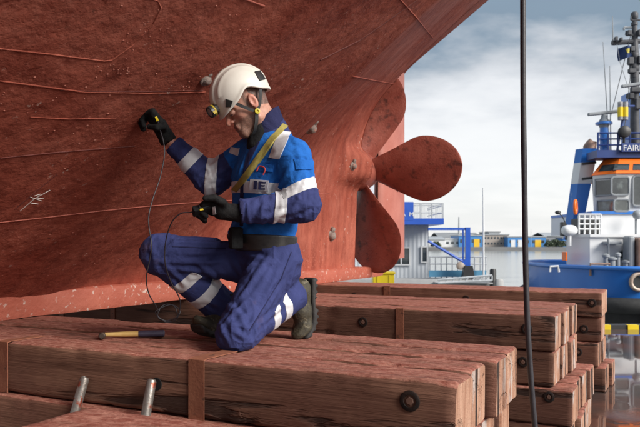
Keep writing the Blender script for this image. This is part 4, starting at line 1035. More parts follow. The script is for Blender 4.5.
# ================================================================== THE MAN
def A_(v): return np.array(v, dtype=np.float32)
_tab = np.random.RandomState(3).rand(4096).astype(np.float32)
def vnoise(P):
    i = np.floor(P).astype(np.int64); f = (P - i).astype(np.float32); u = f * f * (3 - 2 * f); out = 0
    for dx in (0, 1):
        for dy in (0, 1):
            for dz in (0, 1):
                h = ((i[:, 0] + dx) * 73856093 ^ (i[:, 1] + dy) * 19349663 ^ (i[:, 2] + dz) * 83492791) & 4095
                out = out + _tab[h] * (u[:, 0] if dx else 1 - u[:, 0]) * (u[:, 1] if dy else 1 - u[:, 1]) * (u[:, 2] if dz else 1 - u[:, 2])
    return out * 2 - 1
def cap(P, a, b, ra, rb):
    a = A_(a); b = A_(b); ba = b - a; h = np.clip((P - a) @ ba / max(1e-9, ba @ ba), 0, 1)
    return np.linalg.norm(P - a - h[:, None] * ba, axis=1) - (ra + (rb - ra) * h)
def ell(P, c, r):
    q = P - A_(c); r = A_(r); k0 = np.linalg.norm(q / r, axis=1); k1 = np.linalg.norm(q / (r * r), axis=1) + 1e-9; return k0 * (k0 - 1) / k1
def rbox(P, c, h, r):
    q = np.abs(P - A_(c)) - (A_(h) - r); return np.linalg.norm(np.maximum(q, 0), axis=1) + np.minimum(q.max(axis=1), 0) - r
def smin(a, b, k):
    h = np.clip(.5 + .5 * (b - a) / k, 0, 1); return b * (1 - h) + a * h - k * h * (1 - h)
def smax(a, b, k): return -smin(-a, -b, k)
def mesh_sdf(f, lo, hi, step, q=4):
    """surface nets of a signed distance function; a coarse pass finds where to look closely"""
    lo = A_(lo); hi = A_(hi); n = np.ceil((hi - lo) / (step * q)).astype(int) + 1; N = n * q
    def pts(idx, st): return (lo + idx * st).astype(np.float32)
    ci = np.stack(np.meshgrid(*[np.arange(k) for k in n], indexing='ij'), -1).reshape(-1, 3)
    cd = f(pts(ci + .5, step * q)).reshape(n)
    near = np.abs(cd) < step * q * 1.7
    D = np.repeat(np.repeat(np.repeat(cd, q, 0), q, 1), q, 2).astype(np.float32)
    bi = np.argwhere(near)
    off = np.stack(np.meshgrid(*[np.arange(q)] * 3, indexing='ij'), -1).reshape(-1, 3)
    idx = (bi[:, None, :] * q + off[None]).reshape(-1, 3)
    for s0 in range(0, len(idx), 800000):
        ii = idx[s0:s0 + 800000]; D[ii[:, 0], ii[:, 1], ii[:, 2]] = f(pts(ii, step))
    ins = D < 0
    c8 = [(a, b, c) for a in (0, 1) for b in (0, 1) for c in (0, 1)]
    cnt = sum(ins[a:N[0] - 1 + a, b:N[1] - 1 + b, c:N[2] - 1 + c].astype(np.int8) for a, b, c in c8)
    cells = np.argwhere((cnt > 0) & (cnt < 8))
    vid = -np.ones(N, dtype=np.int64); vid[cells[:, 0], cells[:, 1], cells[:, 2]] = np.arange(len(cells))
    acc = np.zeros((len(cells), 3), np.float32); num = np.zeros(len(cells), np.float32)
    for i in range(8):
        for j in range(i + 1, 8):
            a, b = np.array(c8[i]), np.array(c8[j])
            if np.abs(a - b).sum() != 1: continue
            va = D[tuple((cells + a).T)]; vb = D[tuple((cells + b).T)]; m = (va < 0) != (vb < 0)
            t = np.where(m, va / np.where(m, va - vb, 1), 0)
            acc += np.where(m[:, None], a + t[:, None] * (b - a), 0); num += m
    verts = lo + (cells + acc / num[:, None]) * step
    quads = []
    for ax in range(3):
        sl0 = [slice(0, N[k] - 1) for k in range(3)]; sl1 = list(sl0); sl1[ax] = slice(1, N[ax])
        e = np.argwhere(ins[tuple(sl0)] != ins[tuple(sl1)])
        b, c = [(1, 2), (2, 0), (0, 1)][ax]
        e = e[(e[:, b] > 0) & (e[:, c] > 0)]
        ob = np.zeros(3, int); ob[b] = 1; oc = np.zeros(3, int); oc[c] = 1
        qd = np.stack([vid[tuple((e - ob - oc).T)], vid[tuple((e - oc).T)], vid[tuple(e.T)], vid[tuple((e - ob).T)]], 1)
        fl = ins[tuple(e.T)]; qd = np.where(fl[:, None], qd, qd[:, ::-1]); quads.append(qd[(qd >= 0).all(1)])
    return verts, np.concatenate(quads)
def np_mesh(name, v, f):
    me = bpy.data.meshes.new(name); me.vertices.add(len(v)); me.vertices.foreach_set('co', np.ascontiguousarray(v, np.float32).ravel())
    me.loops.add(f.size); me.loops.foreach_set('vertex_index', f.ravel().astype(np.int32)); me.polygons.add(len(f)); me.polygons.foreach_set('loop_start', np.arange(0, f.size, 4, dtype=np.int32))
    me.update(calc_edges=True); me.validate(); return me
def sdf_obj(name, f, lo, hi, step, mat, parent, keep=None):
    v, q = mesh_sdf(f, lo, hi, step)
    if parent:
        M = np.array(world_of(parent).inverted()); vl = v @ M[:3, :3].T + M[:3, 3]
    else: vl = v
    o = link_mesh(name, np_mesh(name, vl, q), mat, parent, 180)
    return o, v, q

fw_ = Vector((-.82, -.57, 0)).normalized(); lf = Vector((-fw_.y, fw_.x, 0)) * 1.0   # facing, and the man's left
if lf.y > 0: lf = -lf
Z0 = CZ + TOPZ                                    # top of the timbers
man_base = W(255, 340, 3.25); man_base.z = Z0
man = empty('person', man_base)
tag(man, 'kneeling worker in blue and navy overalls, white helmet and black gloves touching the hull', 'person')

# joints
waist = W(263, 243, 3.36); chest = W(266, 178, 3.33); shc = W(271, 150, 3.32); neckb = W(270, 132, 3.31)
shL = W(294, 157, 3.16); elL = W(302, 204, 3.12); wrL = W(234, 212.5, 3.07)
shR = W(250, 153, 3.44); elR = W(212, 181, 3.48); wrR = W(167, 138.5, 3.42)
pel = W(265, 262, 3.37); hipL = pel + lf * .10; hipR = pel - lf * .09
hipL.z -= .0; knL = W(237, 332, 3.10)
heelL = W(313, 278, 3.5)
Tl = Vector((-.02, -.03, -1)).normalized(); Nl = Vector((.74, .67, .05)); Nl = (Nl - Tl * Nl.dot(Tl)).normalized()
anL = heelL + Tl * .075 - Nl * .10
knR = W(161, 254, 3.36); anR = W(230, 314, 3.55)
hC = W(247, 106, 3.25)                            # head centre, between the ears
hf = Vector((-.93, -.36, 0)).normalized(); pit = R(33)
HF = Vector((hf.x * math.cos(pit), hf.y * math.cos(pit), -math.sin(pit))); HL = Vector((-hf.y, hf.x, 0)); HL = HL if HL.y < 0 else -HL
HU = HF.cross(HL).normalized(); HU = HU if HU.z > 0 else -HU
HR = np.stack([A_(HF), A_(HL), A_(HU)], 1)
def hp_(x, y, z): return hC + HF * x + HL * y + HU * z

# ---- gloves (finger chains as world points)
Sr = Vector((.42, -.86, .28)).normalized()        # across the far hand
far_f = []
for k, o_ in enumerate((.033, .011, -.011, -.031)):
    kn = W(151 + k * .6, 114.5, 3.40) + Sr * o_; ln = (1, 1.08, 1.0, .82)[k]
    d1 = (W(143.5, 116.5, 3.42) - W(151, 114.5, 3.40)) * ln; d2 = (W(140.5, 123, 3.43) - W(143.5, 116.5, 3.42)) * ln; d3 = (W(142.5, 128.5, 3.42) - W(140.5, 123, 3.43)) * ln
    far_f.append([kn, kn + d1, kn + d1 + d2, kn + d1 + d2 + d3])
far_palm = [wrR, W(160, 126, 3.41), W(152, 116, 3.40)]
far_thumb = [W(162, 129, 3.38) + Sr * .035, W(155, 131, 3.36) + Sr * .04, W(148.5, 129.5, 3.37) + Sr * .03]
Sn = Vector((.35, -.80, .48)).normalized()
near_f = []
for k, o_ in enumerate((.030, .010, -.010, -.030)):
    kn = W(211.5 + k * .3, 206, 3.05) + Sn * o_; ln = (1, 1.08, 1.0, .85)[k]
    d1 = (W(202, 207.5, 3.03) - W(211.5, 206, 3.05)) * ln; d2 = (W(198.5, 214, 3.05) - W(202, 207.5, 3.03)) * ln; d3 = (W(204.5, 219.5, 3.07) - W(198.5, 214, 3.05)) * ln
    near_f.append([kn, kn + d1, kn + d1 + d2, kn + d1 + d2 + d3])
near_palm = [wrL, W(222, 211.5, 3.06), W(212, 207.5, 3.05)]
near_thumb = [W(222, 205, 3.03) + Sn * .02, W(213, 200.5, 3.00) + Sn * .02, W(204.5, 201, 2.99) + Sn * .02]
def hand_sdf(P, palm, fingers, thumb, S_, g):
    d = cap(P, palm[0], palm[1], .030 + g, .030 + g)
    for o_ in (-.026, -.009, .009, .026): d = smin(d, cap(P, palm[1] + S_ * o_ * .8, palm[2] + S_ * o_ * 1.15, .018 + g, .0155 + g), .012)
    for fi, ch in enumerate(fingers):
        r = (.0105, .011, .0105, .0095)[fi] + g; e = cap(P, ch[0], ch[1], r * 1.1, r)
        e = np.minimum(e, cap(P, ch[1], ch[2], r, r * .95)); e = np.minimum(e, cap(P, ch[2], ch[3], r * .95, r * .85)); d = smin(d, e, .006)
    e = np.minimum(cap(P, thumb[0], thumb[1], .0145 + g, .0125 + g), cap(P, thumb[1], thumb[2], .0125 + g, .010 + g)); e = np.minimum(e, cap(P, palm[0] * .45 + palm[1] * .55, thumb[0], .02 + g, .0145 + g))
    return smin(d, e, .010)

# ---- the body itself: one continuous figure under the clothes
def head_sdf(Q):
    d = ell(Q, (-.012, 0, .045), (.100, .078, .096))
    d = smin(d, ell(Q, (.030, 0, -.022), (.060, .058, .082)), .03)
    for s in (-1, 1):
        d = smin(d, cap(Q, (.074, s * .010, -.100), (-.002, s * .052, -.066), .019, .017), .022)
        d = smin(d, ell(Q, (.052, s * .042, -.014), (.026, .020, .020)), .02)
        d = smin(d, cap(Q, (.087, s * .008, .030), (.070, s * .048, .028), .011, .010), .014)
    d = smin(d, cap(Q, (.078, -.012, -.098), (.078, .012, -.098), .019, .019), .018)
    d = smin(d, cap(Q, (.082, 0, -.060), (.076, 0, -.064), .024, .03), .018)
    for s in (-1, 1): d = smax(d, -ell(Q, (.098, s * .034, .008), (.022, .020, .013)), .012)
    d = smin(d, cap(Q, (.088, 0, .024), (.120, 0, -.026), .0085, .0120), .009)
    for s in (-1, 1): d = smin(d, ell(Q, (.103, s * .013, -.027), (.012, .008, .008)), .007)
    d = smin(d, cap(Q, (.097, -.016, -.056), (.097, .016, -.056), .0065, .0065), .008)
    d = smin(d, cap(Q, (.094, -.015, -.068), (.094, .015, -.068), .0075, .0075), .008)
    d = smax(d, -cap(Q, (.104, -.024, -.0615), (.104, .024, -.0615), .0042, .0042), .003)
    for s in (-1, 1):
        ear = ell(Q, (-.010, s * .083, .004), (.020, .010, .034)); ear = smax(ear, -ell(Q, (-.005, s * .093, .006), (.011, .008, .021)), .006); d = smin(d, ear, .008)
        d = smin(d, ell(Q, (.088, s * .034, .007), (.014, .015, .013)), .006)
    return d
def body_sdf(P):
    Q = (P - A_(hC)) @ HR; d = head_sdf(Q)
    d = smin(d, cap(P, hp_(-.035, 0, -.03), neckb, .058, .062), .03)
    t = cap(P, waist + lf * .06, chest + lf * .07, .085, .095); t = smin(t, cap(P, waist - lf * .06, chest - lf * .07, .085, .095), .05)
    t = smin(t, cap(P, shL, shR, .06, .06), .06); t = smin(t, cap(P, chest, neckb, .09, .06), .06); t = smin(t, cap(P, hipL, hipR, .09, .09), .06); t = smin(t, cap(P, pel, waist, .1, .09), .06)
    d = smin(d, t, .04)
    for a, b, ra, rb in ((shL, elL, .050, .040), (elL, wrL, .038, .027), (shR, elR, .050, .040), (elR, wrR, .038, .027), (hipL, knL, .080, .056), (knL, anL, .052, .036), (hipR, knR, .080, .056), (knR, anR, .054, .036)):
        d = smin(d, cap(P, a, b, ra, rb), .025)
    d = smin(d, cap(P, anL, heelL + Tl * .2 - Nl * .05, .034, .028), .02); fr = Vector((-.66, -.72, 0)).normalized()
    d = smin(d, cap(P, anR, anR + fr * .13 - Vector((0, 0, .045)), .034, .028), .02)
    d = smin(d, hand_sdf(P, far_palm, far_f, far_thumb, Sr, -.003), .012); d = smin(d, hand_sdf(P, near_palm, near_f, near_thumb, Sn, -.003), .012)
    return d
def skin_material():
    m = bpy.data.materials.new('skin'); m.use_nodes = True; t = m.node_tree; L = t.links.new; b = t.nodes['Principled BSDF']
    at = t.nodes.new('ShaderNodeAttribute'); at.attribute_name = 'stubble'; ar = t.nodes.new('ShaderNodeAttribute'); ar.attribute_name = 'ruddy'
    nz = t.nodes.new('ShaderNodeTexNoise'); nz.inputs['Scale'].default_value = 90; tc = t.nodes.new('ShaderNodeTexCoord'); L(tc.outputs['Object'], nz.inputs['Vector'])
    def mix(f, a, bb):
        n = t.nodes.new('ShaderNodeMix'); n.data_type = 'RGBA'
        for i, v in ((0, f), (6, a), (7, bb)):
            if isinstance(v, tuple): n.inputs[i].default_value = (*v, 1)
            elif isinstance(v, (int, float)): n.inputs[i].default_value = v
            else: L(v, n.inputs[i])
        return n.outputs[2]
    c = mix(nz.outputs[0], (.40, .175, .115), (.64, .36, .27)); c = mix(ar.outputs['Fac'], c, (.55, .17, .12)); n5 = t.nodes.new('ShaderNodeTexNoise'); n5.inputs['Scale'].default_value = 420; L(tc.outputs['Object'], n5.inputs['Vector']); mr = t.nodes.new('ShaderNodeMapRange'); L(n5.outputs[0], mr.inputs[0]); mr.inputs[1].default_value = .35; mr.inputs[2].default_value = .6; mr.inputs[3].default_value = .6; mr.inputs[4].default_value = 1.25; mm = t.nodes.new('ShaderNodeMath'); mm.operation = 'MULTIPLY'; mm.use_clamp = True; L(at.outputs['Fac'], mm.inputs[0]); L(mr.outputs[0], mm.inputs[1]); c = mix(mm.outputs[0], c, (.085, .055, .042))
    L(c, b.inputs['Base Color']); b.inputs['Roughness'].default_value = .5; b.inputs['Subsurface Weight'].default_value = .12; b.inputs['Subsurface Radius'].default_value = (.012, .004, .002)
    bp = t.nodes.new('ShaderNodeBump'); bp.inputs['Distance'].default_value = .0012; L(nz.outputs[0], bp.inputs['Height']); L(bp.outputs[0], b.inputs['Normal'])
    return m
body, bv, bq = sdf_obj('body', body_sdf, (-1.02, 2.86, .86), (.08, 3.72, 2.16), .004, skin_material(), man)
Q = (bv - A_(hC)) @ HR
bell = lambda x, c, w: np.exp(-((x - c) / w) ** 2)
stub = np.clip(1.15 * ((Q[:, 2] < -.035) & (Q[:, 2] > -.14)) * np.clip((-.03 - Q[:, 2]) / .025, 0, 1) * np.clip((Q[:, 0] + .005) / .03, 0, 1), 0, .62)
stub = np.maximum(stub, .9 * bell(Q[:, 0], .08, .025) * bell(np.abs(Q[:, 1]), .032, .018) * bell(Q[:, 2], .033, .0065))      # brows
stub = np.maximum(stub, np.clip(.85 * (Q[:, 0] < -.012) * (Q[:, 2] > -.045 + .3 * (Q[:, 0] + .1)) * (np.abs(Q[:, 1]) < .079) * (Q[:, 2] < .2) * (Q[:, 0] > -.14), 0, .95))   # cropped hair
stub = np.maximum(stub, .8 * bell(Q[:, 0], .018, .012) * (np.abs(Q[:, 1]) > .05) * np.clip((Q[:, 2] + .03) / .03, 0, 1))
rud = np.clip(.40 * (np.abs(Q[:, 1]) > .078) * (np.abs(Q[:, 2]) < .05) + .6 * bell(Q[:, 0], .115, .02) * bell(Q[:, 2], -.02, .02) + .7 * bell(Q[:, 2], -.062, .011) * (Q[:, 0] > .08) * (np.abs(Q[:, 1]) < .024) + .3 * bell(Q[:, 2], -.02, .02) * bell(np.abs(Q[:, 1]), .045, .02), 0, 1)
for nm, arr in (('stubble', stub), ('ruddy', rud)):
    at = body.data.attributes.new(nm, 'FLOAT', 'POINT'); at.data.foreach_set('value', arr.astype(np.float32))

# ---- cloth
def cloth_mat(name, c1, c2, scale=9, c3=None):
    m = pmat(name, c1, c2, scale, .85, bump=.0016, bscale=260, spec=.2, coords='Object', c3=c3, spot=.60, sscale=7, swidth=.22)
    t = m.node_tree; L = t.links.new; b = t.nodes['Principled BSDF']; tc = t.nodes.new('ShaderNodeTexCoord'); prev = b.inputs['Normal'].links[0].from_socket
    for sc_, dist_, bd in ((9, 1.5, .0045), (22, 1.0, .0018)):        # sharp little creases in the cloth
        n = t.nodes.new('ShaderNodeTexNoise'); n.inputs['Scale'].default_value = sc_; n.inputs['Detail'].default_value = 2; n.inputs['Distortion'].default_value = dist_; L(tc.outputs['Object'], n.inputs['Vector'])
        a = t.nodes.new('ShaderNodeMath'); a.operation = 'SUBTRACT'; L(n.outputs[0], a.inputs[0]); a.inputs[1].default_value = .5
        c = t.nodes.new('ShaderNodeMath'); c.operation = 'ABSOLUTE'; L(a.outputs[0], c.inputs[0])
        d = t.nodes.new('ShaderNodeMapRange'); L(c.outputs[0], d.inputs[0]); d.inputs[1].default_value = 0; d.inputs[2].default_value = .22; d.inputs[3].default_value = 1; d.inputs[4].default_value = 0; d.interpolation_type = 'SMOOTHSTEP'
        bp = t.nodes.new('ShaderNodeBump'); bp.inputs['Strength'].default_value = .35; bp.inputs['Distance'].default_value = bd; L(d.outputs[0], bp.inputs['Height']); L(prev, bp.inputs['Normal']); prev = bp.outputs[0]
    L(prev, b.inputs['Normal'])
    return m
m_royal = cloth_mat('royal_blue_cloth', (.012, .108, .41), (.018, .135, .48))
m_navy = cloth_mat('navy_cloth', (.030, .038, .122), (.043, .053, .165), 9, (.10, .066, .105))
m_tape = pmat('reflective_tape', (.60, .60, .62), (.52, .52, .55), 30, .45, bump=.0008, bscale=200, spec=.6)
m_navyd = cloth_mat('dark_navy_cloth', (.016, .018, .060), (.026, .028, .085))
m_bcloth = cloth_mat('black_cloth', (.008, .008, .009), (.015, .015, .016), 20)
def folds(P, a, b, freq, amp, seed, rad=.13):
    """creases running round a limb, strongest near its ends"""
    a = A_(a); b = A_(b); ax = (b - a) / np.linalg.norm(b - a); h = (P - a) @ ax; tot = np.linalg.norm(b - a)
    perp = P - a - h[:, None] * ax; w = np.clip(1.25 - np.linalg.norm(perp, axis=1) / rad, 0, 1)
    e = .40 + .60 * (np.exp(-((h) / .08) ** 2) + np.exp(-((h - tot) / .08) ** 2))
    Qn = perp * 9.0 + seed * 3.7; Qn = Qn + (h * freq)[:, None] * ax * 1.0
    n1_ = vnoise(Qn + .6 * (perp * 5)); n2_ = vnoise(Qn * 1.9 + 11.3); n3_ = vnoise(Qn * 3.3 + 5.1)
    return amp * w * e * (1.5 * (1 - np.abs(n1_)) ** 5 + .8 * (1 - np.abs(n2_)) ** 4 - .55 + .15 * n3_)
def trace(f, px, py, d0=2.7, d1=3.9):
    """where the pixel's ray meets a signed distance surface"""
    ds = np.linspace(d0, d1, 400); P = np.array([tuple(W(px, py, d)) for d in ds], np.float32); v = f(P); i = np.argmax(v < .002)
    return P[i] if v[i] < .002 else None
def creases(f, segs):
    out = []
    for (x0, y0, x1, y1, am) in segs:
        pts = [trace(f, x0 + (x1 - x0) * k / 3, y0 + (y1 - y0) * k / 3) for k in range(4)]; pts = [p for p in pts if p is not None]
        if len(pts) >= 2: out.append((pts, am))
    return out
def crease_w(P, cr):
    w = np.zeros(len(P), np.float32)
    for pts, am in cr:
        c = sum(pts) / len(pts); R_ = max(np.linalg.norm(p - c) for p in pts) + .06; k = np.where(np.linalg.norm(P - c, axis=1) < R_)[0]
        if not len(k): continue
        Q_ = P[k]; dmin = np.full(len(k), 9., np.float32); hh_ = np.zeros(len(k), np.float32); n = len(pts) - 1
        for i in range(n):
            a, b = pts[i], pts[i + 1]; ba = b - a; h = np.clip((Q_ - a) @ ba / max(1e-9, ba @ ba), 0, 1); d = np.linalg.norm(Q_ - a - h[:, None] * ba, axis=1); m = d < dmin; dmin = np.where(m, d, dmin); hh_ = np.where(m, (i + h) / n, hh_)
        tp = np.sin(np.pi * np.clip(hh_ * .9 + .05, 0, 1)) ** .7
        w[k] += .8 * am * tp * (np.exp(-(dmin / .0095) ** 2) - .55 * np.exp(-((dmin - .024) / .011) ** 2))
    return w
def arm_l(P): return smin(cap(P, shL, elL, .076, .074), cap(P, elL, wrL + (elL - wrL).normalized() * .035, .077, .050), .03)
def arm_r(P): return smin(cap(P, shR, elR, .080, .070), cap(P, elR, wrR + (elR - wrR).normalized() * .045, .071, .047), .03)
wl = waist - Vector((0, 0, .04))
def torso(P):
    t = smin(cap(P, wl + lf * .068, chest + lf * .080, .106, .122), cap(P, wl - lf * .068, chest - lf * .080, .106, .122), .06)
    t = smin(t, cap(P, chest + fw_ * .03, shc + fw_ * .0, .12, .09), .06)
    t = smin(t, cap(P, shL * .86 + shR * .14, shR * .86 + shL * .14, .080, .080), .07); t = smin(t, cap(P, shc - fw_ * .03, neckb - fw_ * .012, .095, .078), .05)
    t = smin(t, ell(P, waist + fw_ * .03 + Vector((0, 0, .05)), (.13, .13, .07)), .05)
    return t
JCR = creases(lambda P: np.minimum(np.minimum(torso(P), arm_l(P)), arm_r(P)), [(298, 150, 306, 182, .008), (312, 152, 313, 184, .009), (303, 160, 296, 184, .007), (308, 208, 262, 219, .010), (306, 220, 272, 226, .008), (252, 203, 243, 224, .008), (266, 202, 254, 225, .008), (312, 203, 290, 212, .010), (300, 198, 285, 222, .007),
    (288, 150, 262, 166, .007), (290, 168, 272, 198, .008), (244, 158, 235, 184, .006), (284, 205, 268, 229, .008), (256, 200, 247, 231, .008), (240, 208, 238, 230, .007), (238, 158, 216, 178, .008), (228, 155, 208, 168, .008), (207, 164, 192, 174, .009), (184, 150, 176, 161, .007), (282, 134, 306, 147, .008), (262, 150, 248, 176, .006), (276, 176, 262, 200, .007), (220, 168, 206, 186, .008)])
def jacket_sdf(P):
    d = smin(torso(P), arm_r(P), .035); d = smin(d, arm_l(P), .045)
    w = folds(P, shL, elL, 20, .007, 1) + folds(P, elL, wrL, 22, .007, 2) + folds(P, shR, elR, 20, .006, 3) + folds(P, elR, wrR, 22, .006, 4)
    w = w + .006 * vnoise(P * A_((11, 11, 7)) + 4.2) * np.clip((P[:, 2] - waist.z) / .1, 0, 1) + .009 * (1 - 2 * np.abs(vnoise(P * A_((9, 9, 20)) + 7.7))) * np.exp(-((P[:, 2] - waist.z - .07) / .06) ** 2)
    d = d - w - crease_w(P, JCR)
    for wr, el in ((wrL, elL), (wrR, elR)):      # cut the cuffs open
        ax = (el - wr).normalized(); c = wr + ax * (.026 if wr is wrL else .036); near = np.linalg.norm(P - A_(wr), axis=1) - .13
        d = np.where(near < 0, np.maximum(d, -((P - A_(c)) @ A_(ax))), d)
    Qh = (P - A_(hC)) @ HR
    d = np.maximum(d, (waist.z - .035) - P[:, 2])
    return d
jk, jv, jq = sdf_obj('jacket', jacket_sdf, (-.80, 2.92, 1.26), (.14, 3.68, 1.98), .005, [m_royal, m_navy], man)
dT, dL, dR = torso(jv), arm_l(jv), arm_r(jv)
def limb_h(P, a, b): a = A_(a); b = A_(b); ax = (b - a) / np.linalg.norm(b - a); return (P - a) @ ax
lab = np.where((dL < dT - .004) & (dL < dR), 1, np.where((dR < dT - .004), 2, 0))
isfore = cap(jv, elL, wrL, .077, .05) < cap(jv, shL, elL, .083, .076)
isforeR = cap(jv, elR, wrR, .071, .047) < cap(jv, shR, elR, .08, .07)
def cut_regions(o, planes, fn):
    """score clean edges into a mesh along planes, then set each face's material by fn(world centre)"""
    bm = bmesh.new(); bm.from_mesh(o.data); M = world_of(o); Mi = M.inverted()
    for co, no in planes: bmesh.ops.bisect_plane(bm, geom=bm.verts[:] + bm.edges[:] + bm.faces[:], dist=1e-6, plane_co=Mi @ co, plane_no=no)
    bm.faces.ensure_lookup_table(); C = np.array([tuple(M @ f.calc_center_median()) for f in bm.faces], np.float32); ids = fn(C)
    for f, i in zip(bm.faces, ids): f.material_index = int(i); f.smooth = True
    bm.to_mesh(o.data); bm.free()
axL = (wrL - elL).normalized(); axUL = (elL - shL).normalized(); axR = (wrR - elR).normalized(); axUR = (elR - shR).normalized()
def arm_labels(C):
    t, l, r = torso(C), arm_l(C), arm_r(C); return np.where((l < t + .002) & (l < r), 1, np.where(r < t + .002, 2, 0))
pl_elL = elL + axUL * -.055
def jacket_cols(C):
    lb = arm_labels(C); hU = (C - A_(pl_elL)) @ A_(axUL); navy = ((lb == 1) & (hU > 0)); navy |= (lb == 2) & (((C - A_(shR)) @ A_(axUR)) > .10)
    navy |= (C[:, 2] > shc.z + .075) & (lb == 0)
    return navy.astype(int)
cut_regions(jk, [(pl_elL, axUL), (shR + axUR * .10, axUR), (Vector((0, 0, shc.z + .075)), Vector((0, 0, 1)))], jacket_cols)
def band_from(o, c0, c1, ax, name, mat, sel, off=.0025, parent=None):
    """a tape round a limb: the slice of the garment between two planes, raised and given an edge"""
    bm = bmesh.new(); bm.from_mesh(o.data); M = world_of(o); Mi = M.inverted()
    g = lambda: bm.verts[:] + bm.edges[:] + bm.faces[:]
    bmesh.ops.bisect_plane(bm, geom=g(), dist=1e-6, plane_co=Mi @ c0, plane_no=ax, clear_inner=True); bmesh.ops.bisect_plane(bm, geom=g(), dist=1e-6, plane_co=Mi @ c1, plane_no=ax, clear_outer=True)
    bm.faces.ensure_lookup_table(); C = np.array([tuple(M @ f.calc_center_median()) for f in bm.faces], np.float32)
    if len(C): 
        ok = sel(C); bmesh.ops.delete(bm, geom=[f for f, k in zip(bm.faces, ok) if not k], context='FACES')
    bm.normal_update()
    nn = [(v, v.normal.copy()) for v in bm.verts]
    for v, n in nn: v.co += n * off
    ed = [e for e in bm.edges if e.is_boundary]; r = bmesh.ops.extrude_edge_only(bm, edges=ed)
    old = {v: n for v, n in nn}
    for v in [x for x in r['geom'] if isinstance(x, bmesh.types.BMVert)]:
        k = min((e.other_vert(v) for e in v.link_edges if e.other_vert(v) in old), key=lambda q: (q.co - v.co).length, default=None)
        if k is not None: v.co -= old[k] * (off + .002)
    me = bpy.data.meshes.new(name)
    for f in bm.faces: f.material_index = 0; f.smooth = True
    bm.to_mesh(me); bm.free()
    b = link_mesh(name, me, mat, parent or o); b.matrix_parent_inverse = Matrix.Identity(4)
    if (parent or o) is not o:
        me.transform(world_of(parent).inverted() @ M)
    else: pass
    return b
near_ = lambda p, r: (lambda C: np.linalg.norm(C - A_(p), axis=1) < r)
uL = lambda q: shL + axUL * q
LU = (elL - shL).length
segU = lambda C: cap(C, shL, elL, .083, .076); segF = lambda C: cap(C, elL, wrL, .077, .050)
selL = lambda C: (arm_labels(C) == 1) & (segU(C) < .030) & (((C - A_(elL)) @ A_(axL)) < .10)
band_from(jk, uL(LU - .085), uL(LU - .035), (axUL * .93 - axL * .25).normalized(), 'reflective_band', m_tape, selL)
fL = lambda q: elL + axL * q
band_from(jk, fL(.075), fL(.125), (axL * .97 + Vector((0, 0, .2))).normalized(), 'reflective_band', m_tape, lambda C: (arm_labels(C) == 1) & (segF(C) < .030) & (segF(C) < segU(C) + .01))
selR = lambda C: (arm_labels(C) == 2) & (cap(C, elR, wrR, .071, .047) < .03)
band_from(jk, elR + axR * .120, elR + axR * .175, axR, 'reflective_band', m_tape, selR)
avR = (axR + axUR).normalized(); band_from(jk, elR - avR * .030, elR + avR * .024, avR, 'reflective_band', m_tape, lambda C: (np.linalg.norm(C - A_(elR), axis=1) < .135) & (arm_r(C) < torso(C) + .01))
zc_ = W(0, 189, 3.22).z
band_from(jk, Vector((chest.x, chest.y, zc_ - .026)), Vector((chest.x, chest.y, zc_ + .026)), Vector((.10, -.0, 1)).normalized(), 'reflective_band', m_tape, lambda C: arm_labels(C) == 0)

# ---- patches laid on the garment where the eye sees them
def bvh_of(objs):
    vs, fs = [], []
    for o in objs:
        M = world_of(o); k = len(vs); vs += [M @ v.co for v in o.data.vertices]; fs += [tuple(i + k for i in p.vertices) for p in o.data.polygons]
    return BVHTree.FromPolygons(vs, fs)
def patch(bvh, corners, nu, nv, off, name, mat, parent, path=None):
    """corners: four photo pixels (u then v), or path: list of (left, right) pixel pairs"""
    G = []; eye = Vector((0, 0, CZ))
    rows = path or [((corners[0][0] + (corners[3][0] - corners[0][0]) * j / nv, corners[0][1] + (corners[3][1] - corners[0][1]) * j / nv), (corners[1][0] + (corners[2][0] - corners[1][0]) * j / nv, corners[1][1] + (corners[2][1] - corners[1][1]) * j / nv)) for j in range(nv + 1)]
    if path:
        rr = []
        for (a, b), (c, d) in zip(path[:-1], path[1:]):
            for k in range(nv): f = k / nv; rr.append(((a[0] + (c[0] - a[0]) * f, a[1] + (c[1] - a[1]) * f), (b[0] + (d[0] - b[0]) * f, b[1] + (d[1] - b[1]) * f)))
        rows = rr + [path[-1]]
    last = None
    for l, r in rows:
        row = []; ok = True
        for i in range(nu + 1):
            x = l[0] + (r[0] - l[0]) * i / nu; y = l[1] + (r[1] - l[1]) * i / nu
            d = (W(x, y, 1) - eye).normalized(); h = bvh.ray_cast(eye, d)
            if h[0] is None: ok = False; break
            n = h[1] if h[1].dot(d) < 0 else -h[1]
            row.append((h[0], n))
        if ok: G.append(row)
    if len(G) < 2: return None
    mb = MB(); top = [[p + n * off for p, n in r] for r in G]; bot = [[p - n * .002 for p, n in r] for r in G]
    mb.grid(top); mb.grid([bot[0], top[0]]); mb.grid([bot[-1], top[-1]]); mb.grid([[b[0], t[0]] for b, t in zip(bot, top)]); mb.grid([[b[-1], t[-1]] for b, t in zip(bot, top)])
    return mb.build(name, mat, parent, smooth=60)
JB = bvh_of([jk])
patch(JB, None, 5, 8, .0035, 'reflective_band', m_tape, jk, path=[((280, 127.5), (292, 129)), ((276, 140), (287, 142)), ((269, 158), (279.5, 159))])
patch(JB, None, 5, 8, .0035, 'reflective_band', m_tape, jk, path=[((235, 138), (243, 137)), ((229.5, 153), (238, 156))])
m_strapy = pmat('olive_webbing', (.24, .20, .045), (.33, .27, .07), 60, .8, bump=.001, bscale=300)
patch(JB, None, 4, 14, .008, 'shoulder_strap', m_strapy, man, path=[((284, 121.5), (289, 124)), ((270, 138.8), (275, 141.5)), ((252, 164.5), (257, 167.3)), ((239, 181.5), (244, 184.2)), ((231.5, 190.5), (236.3, 193.2))])
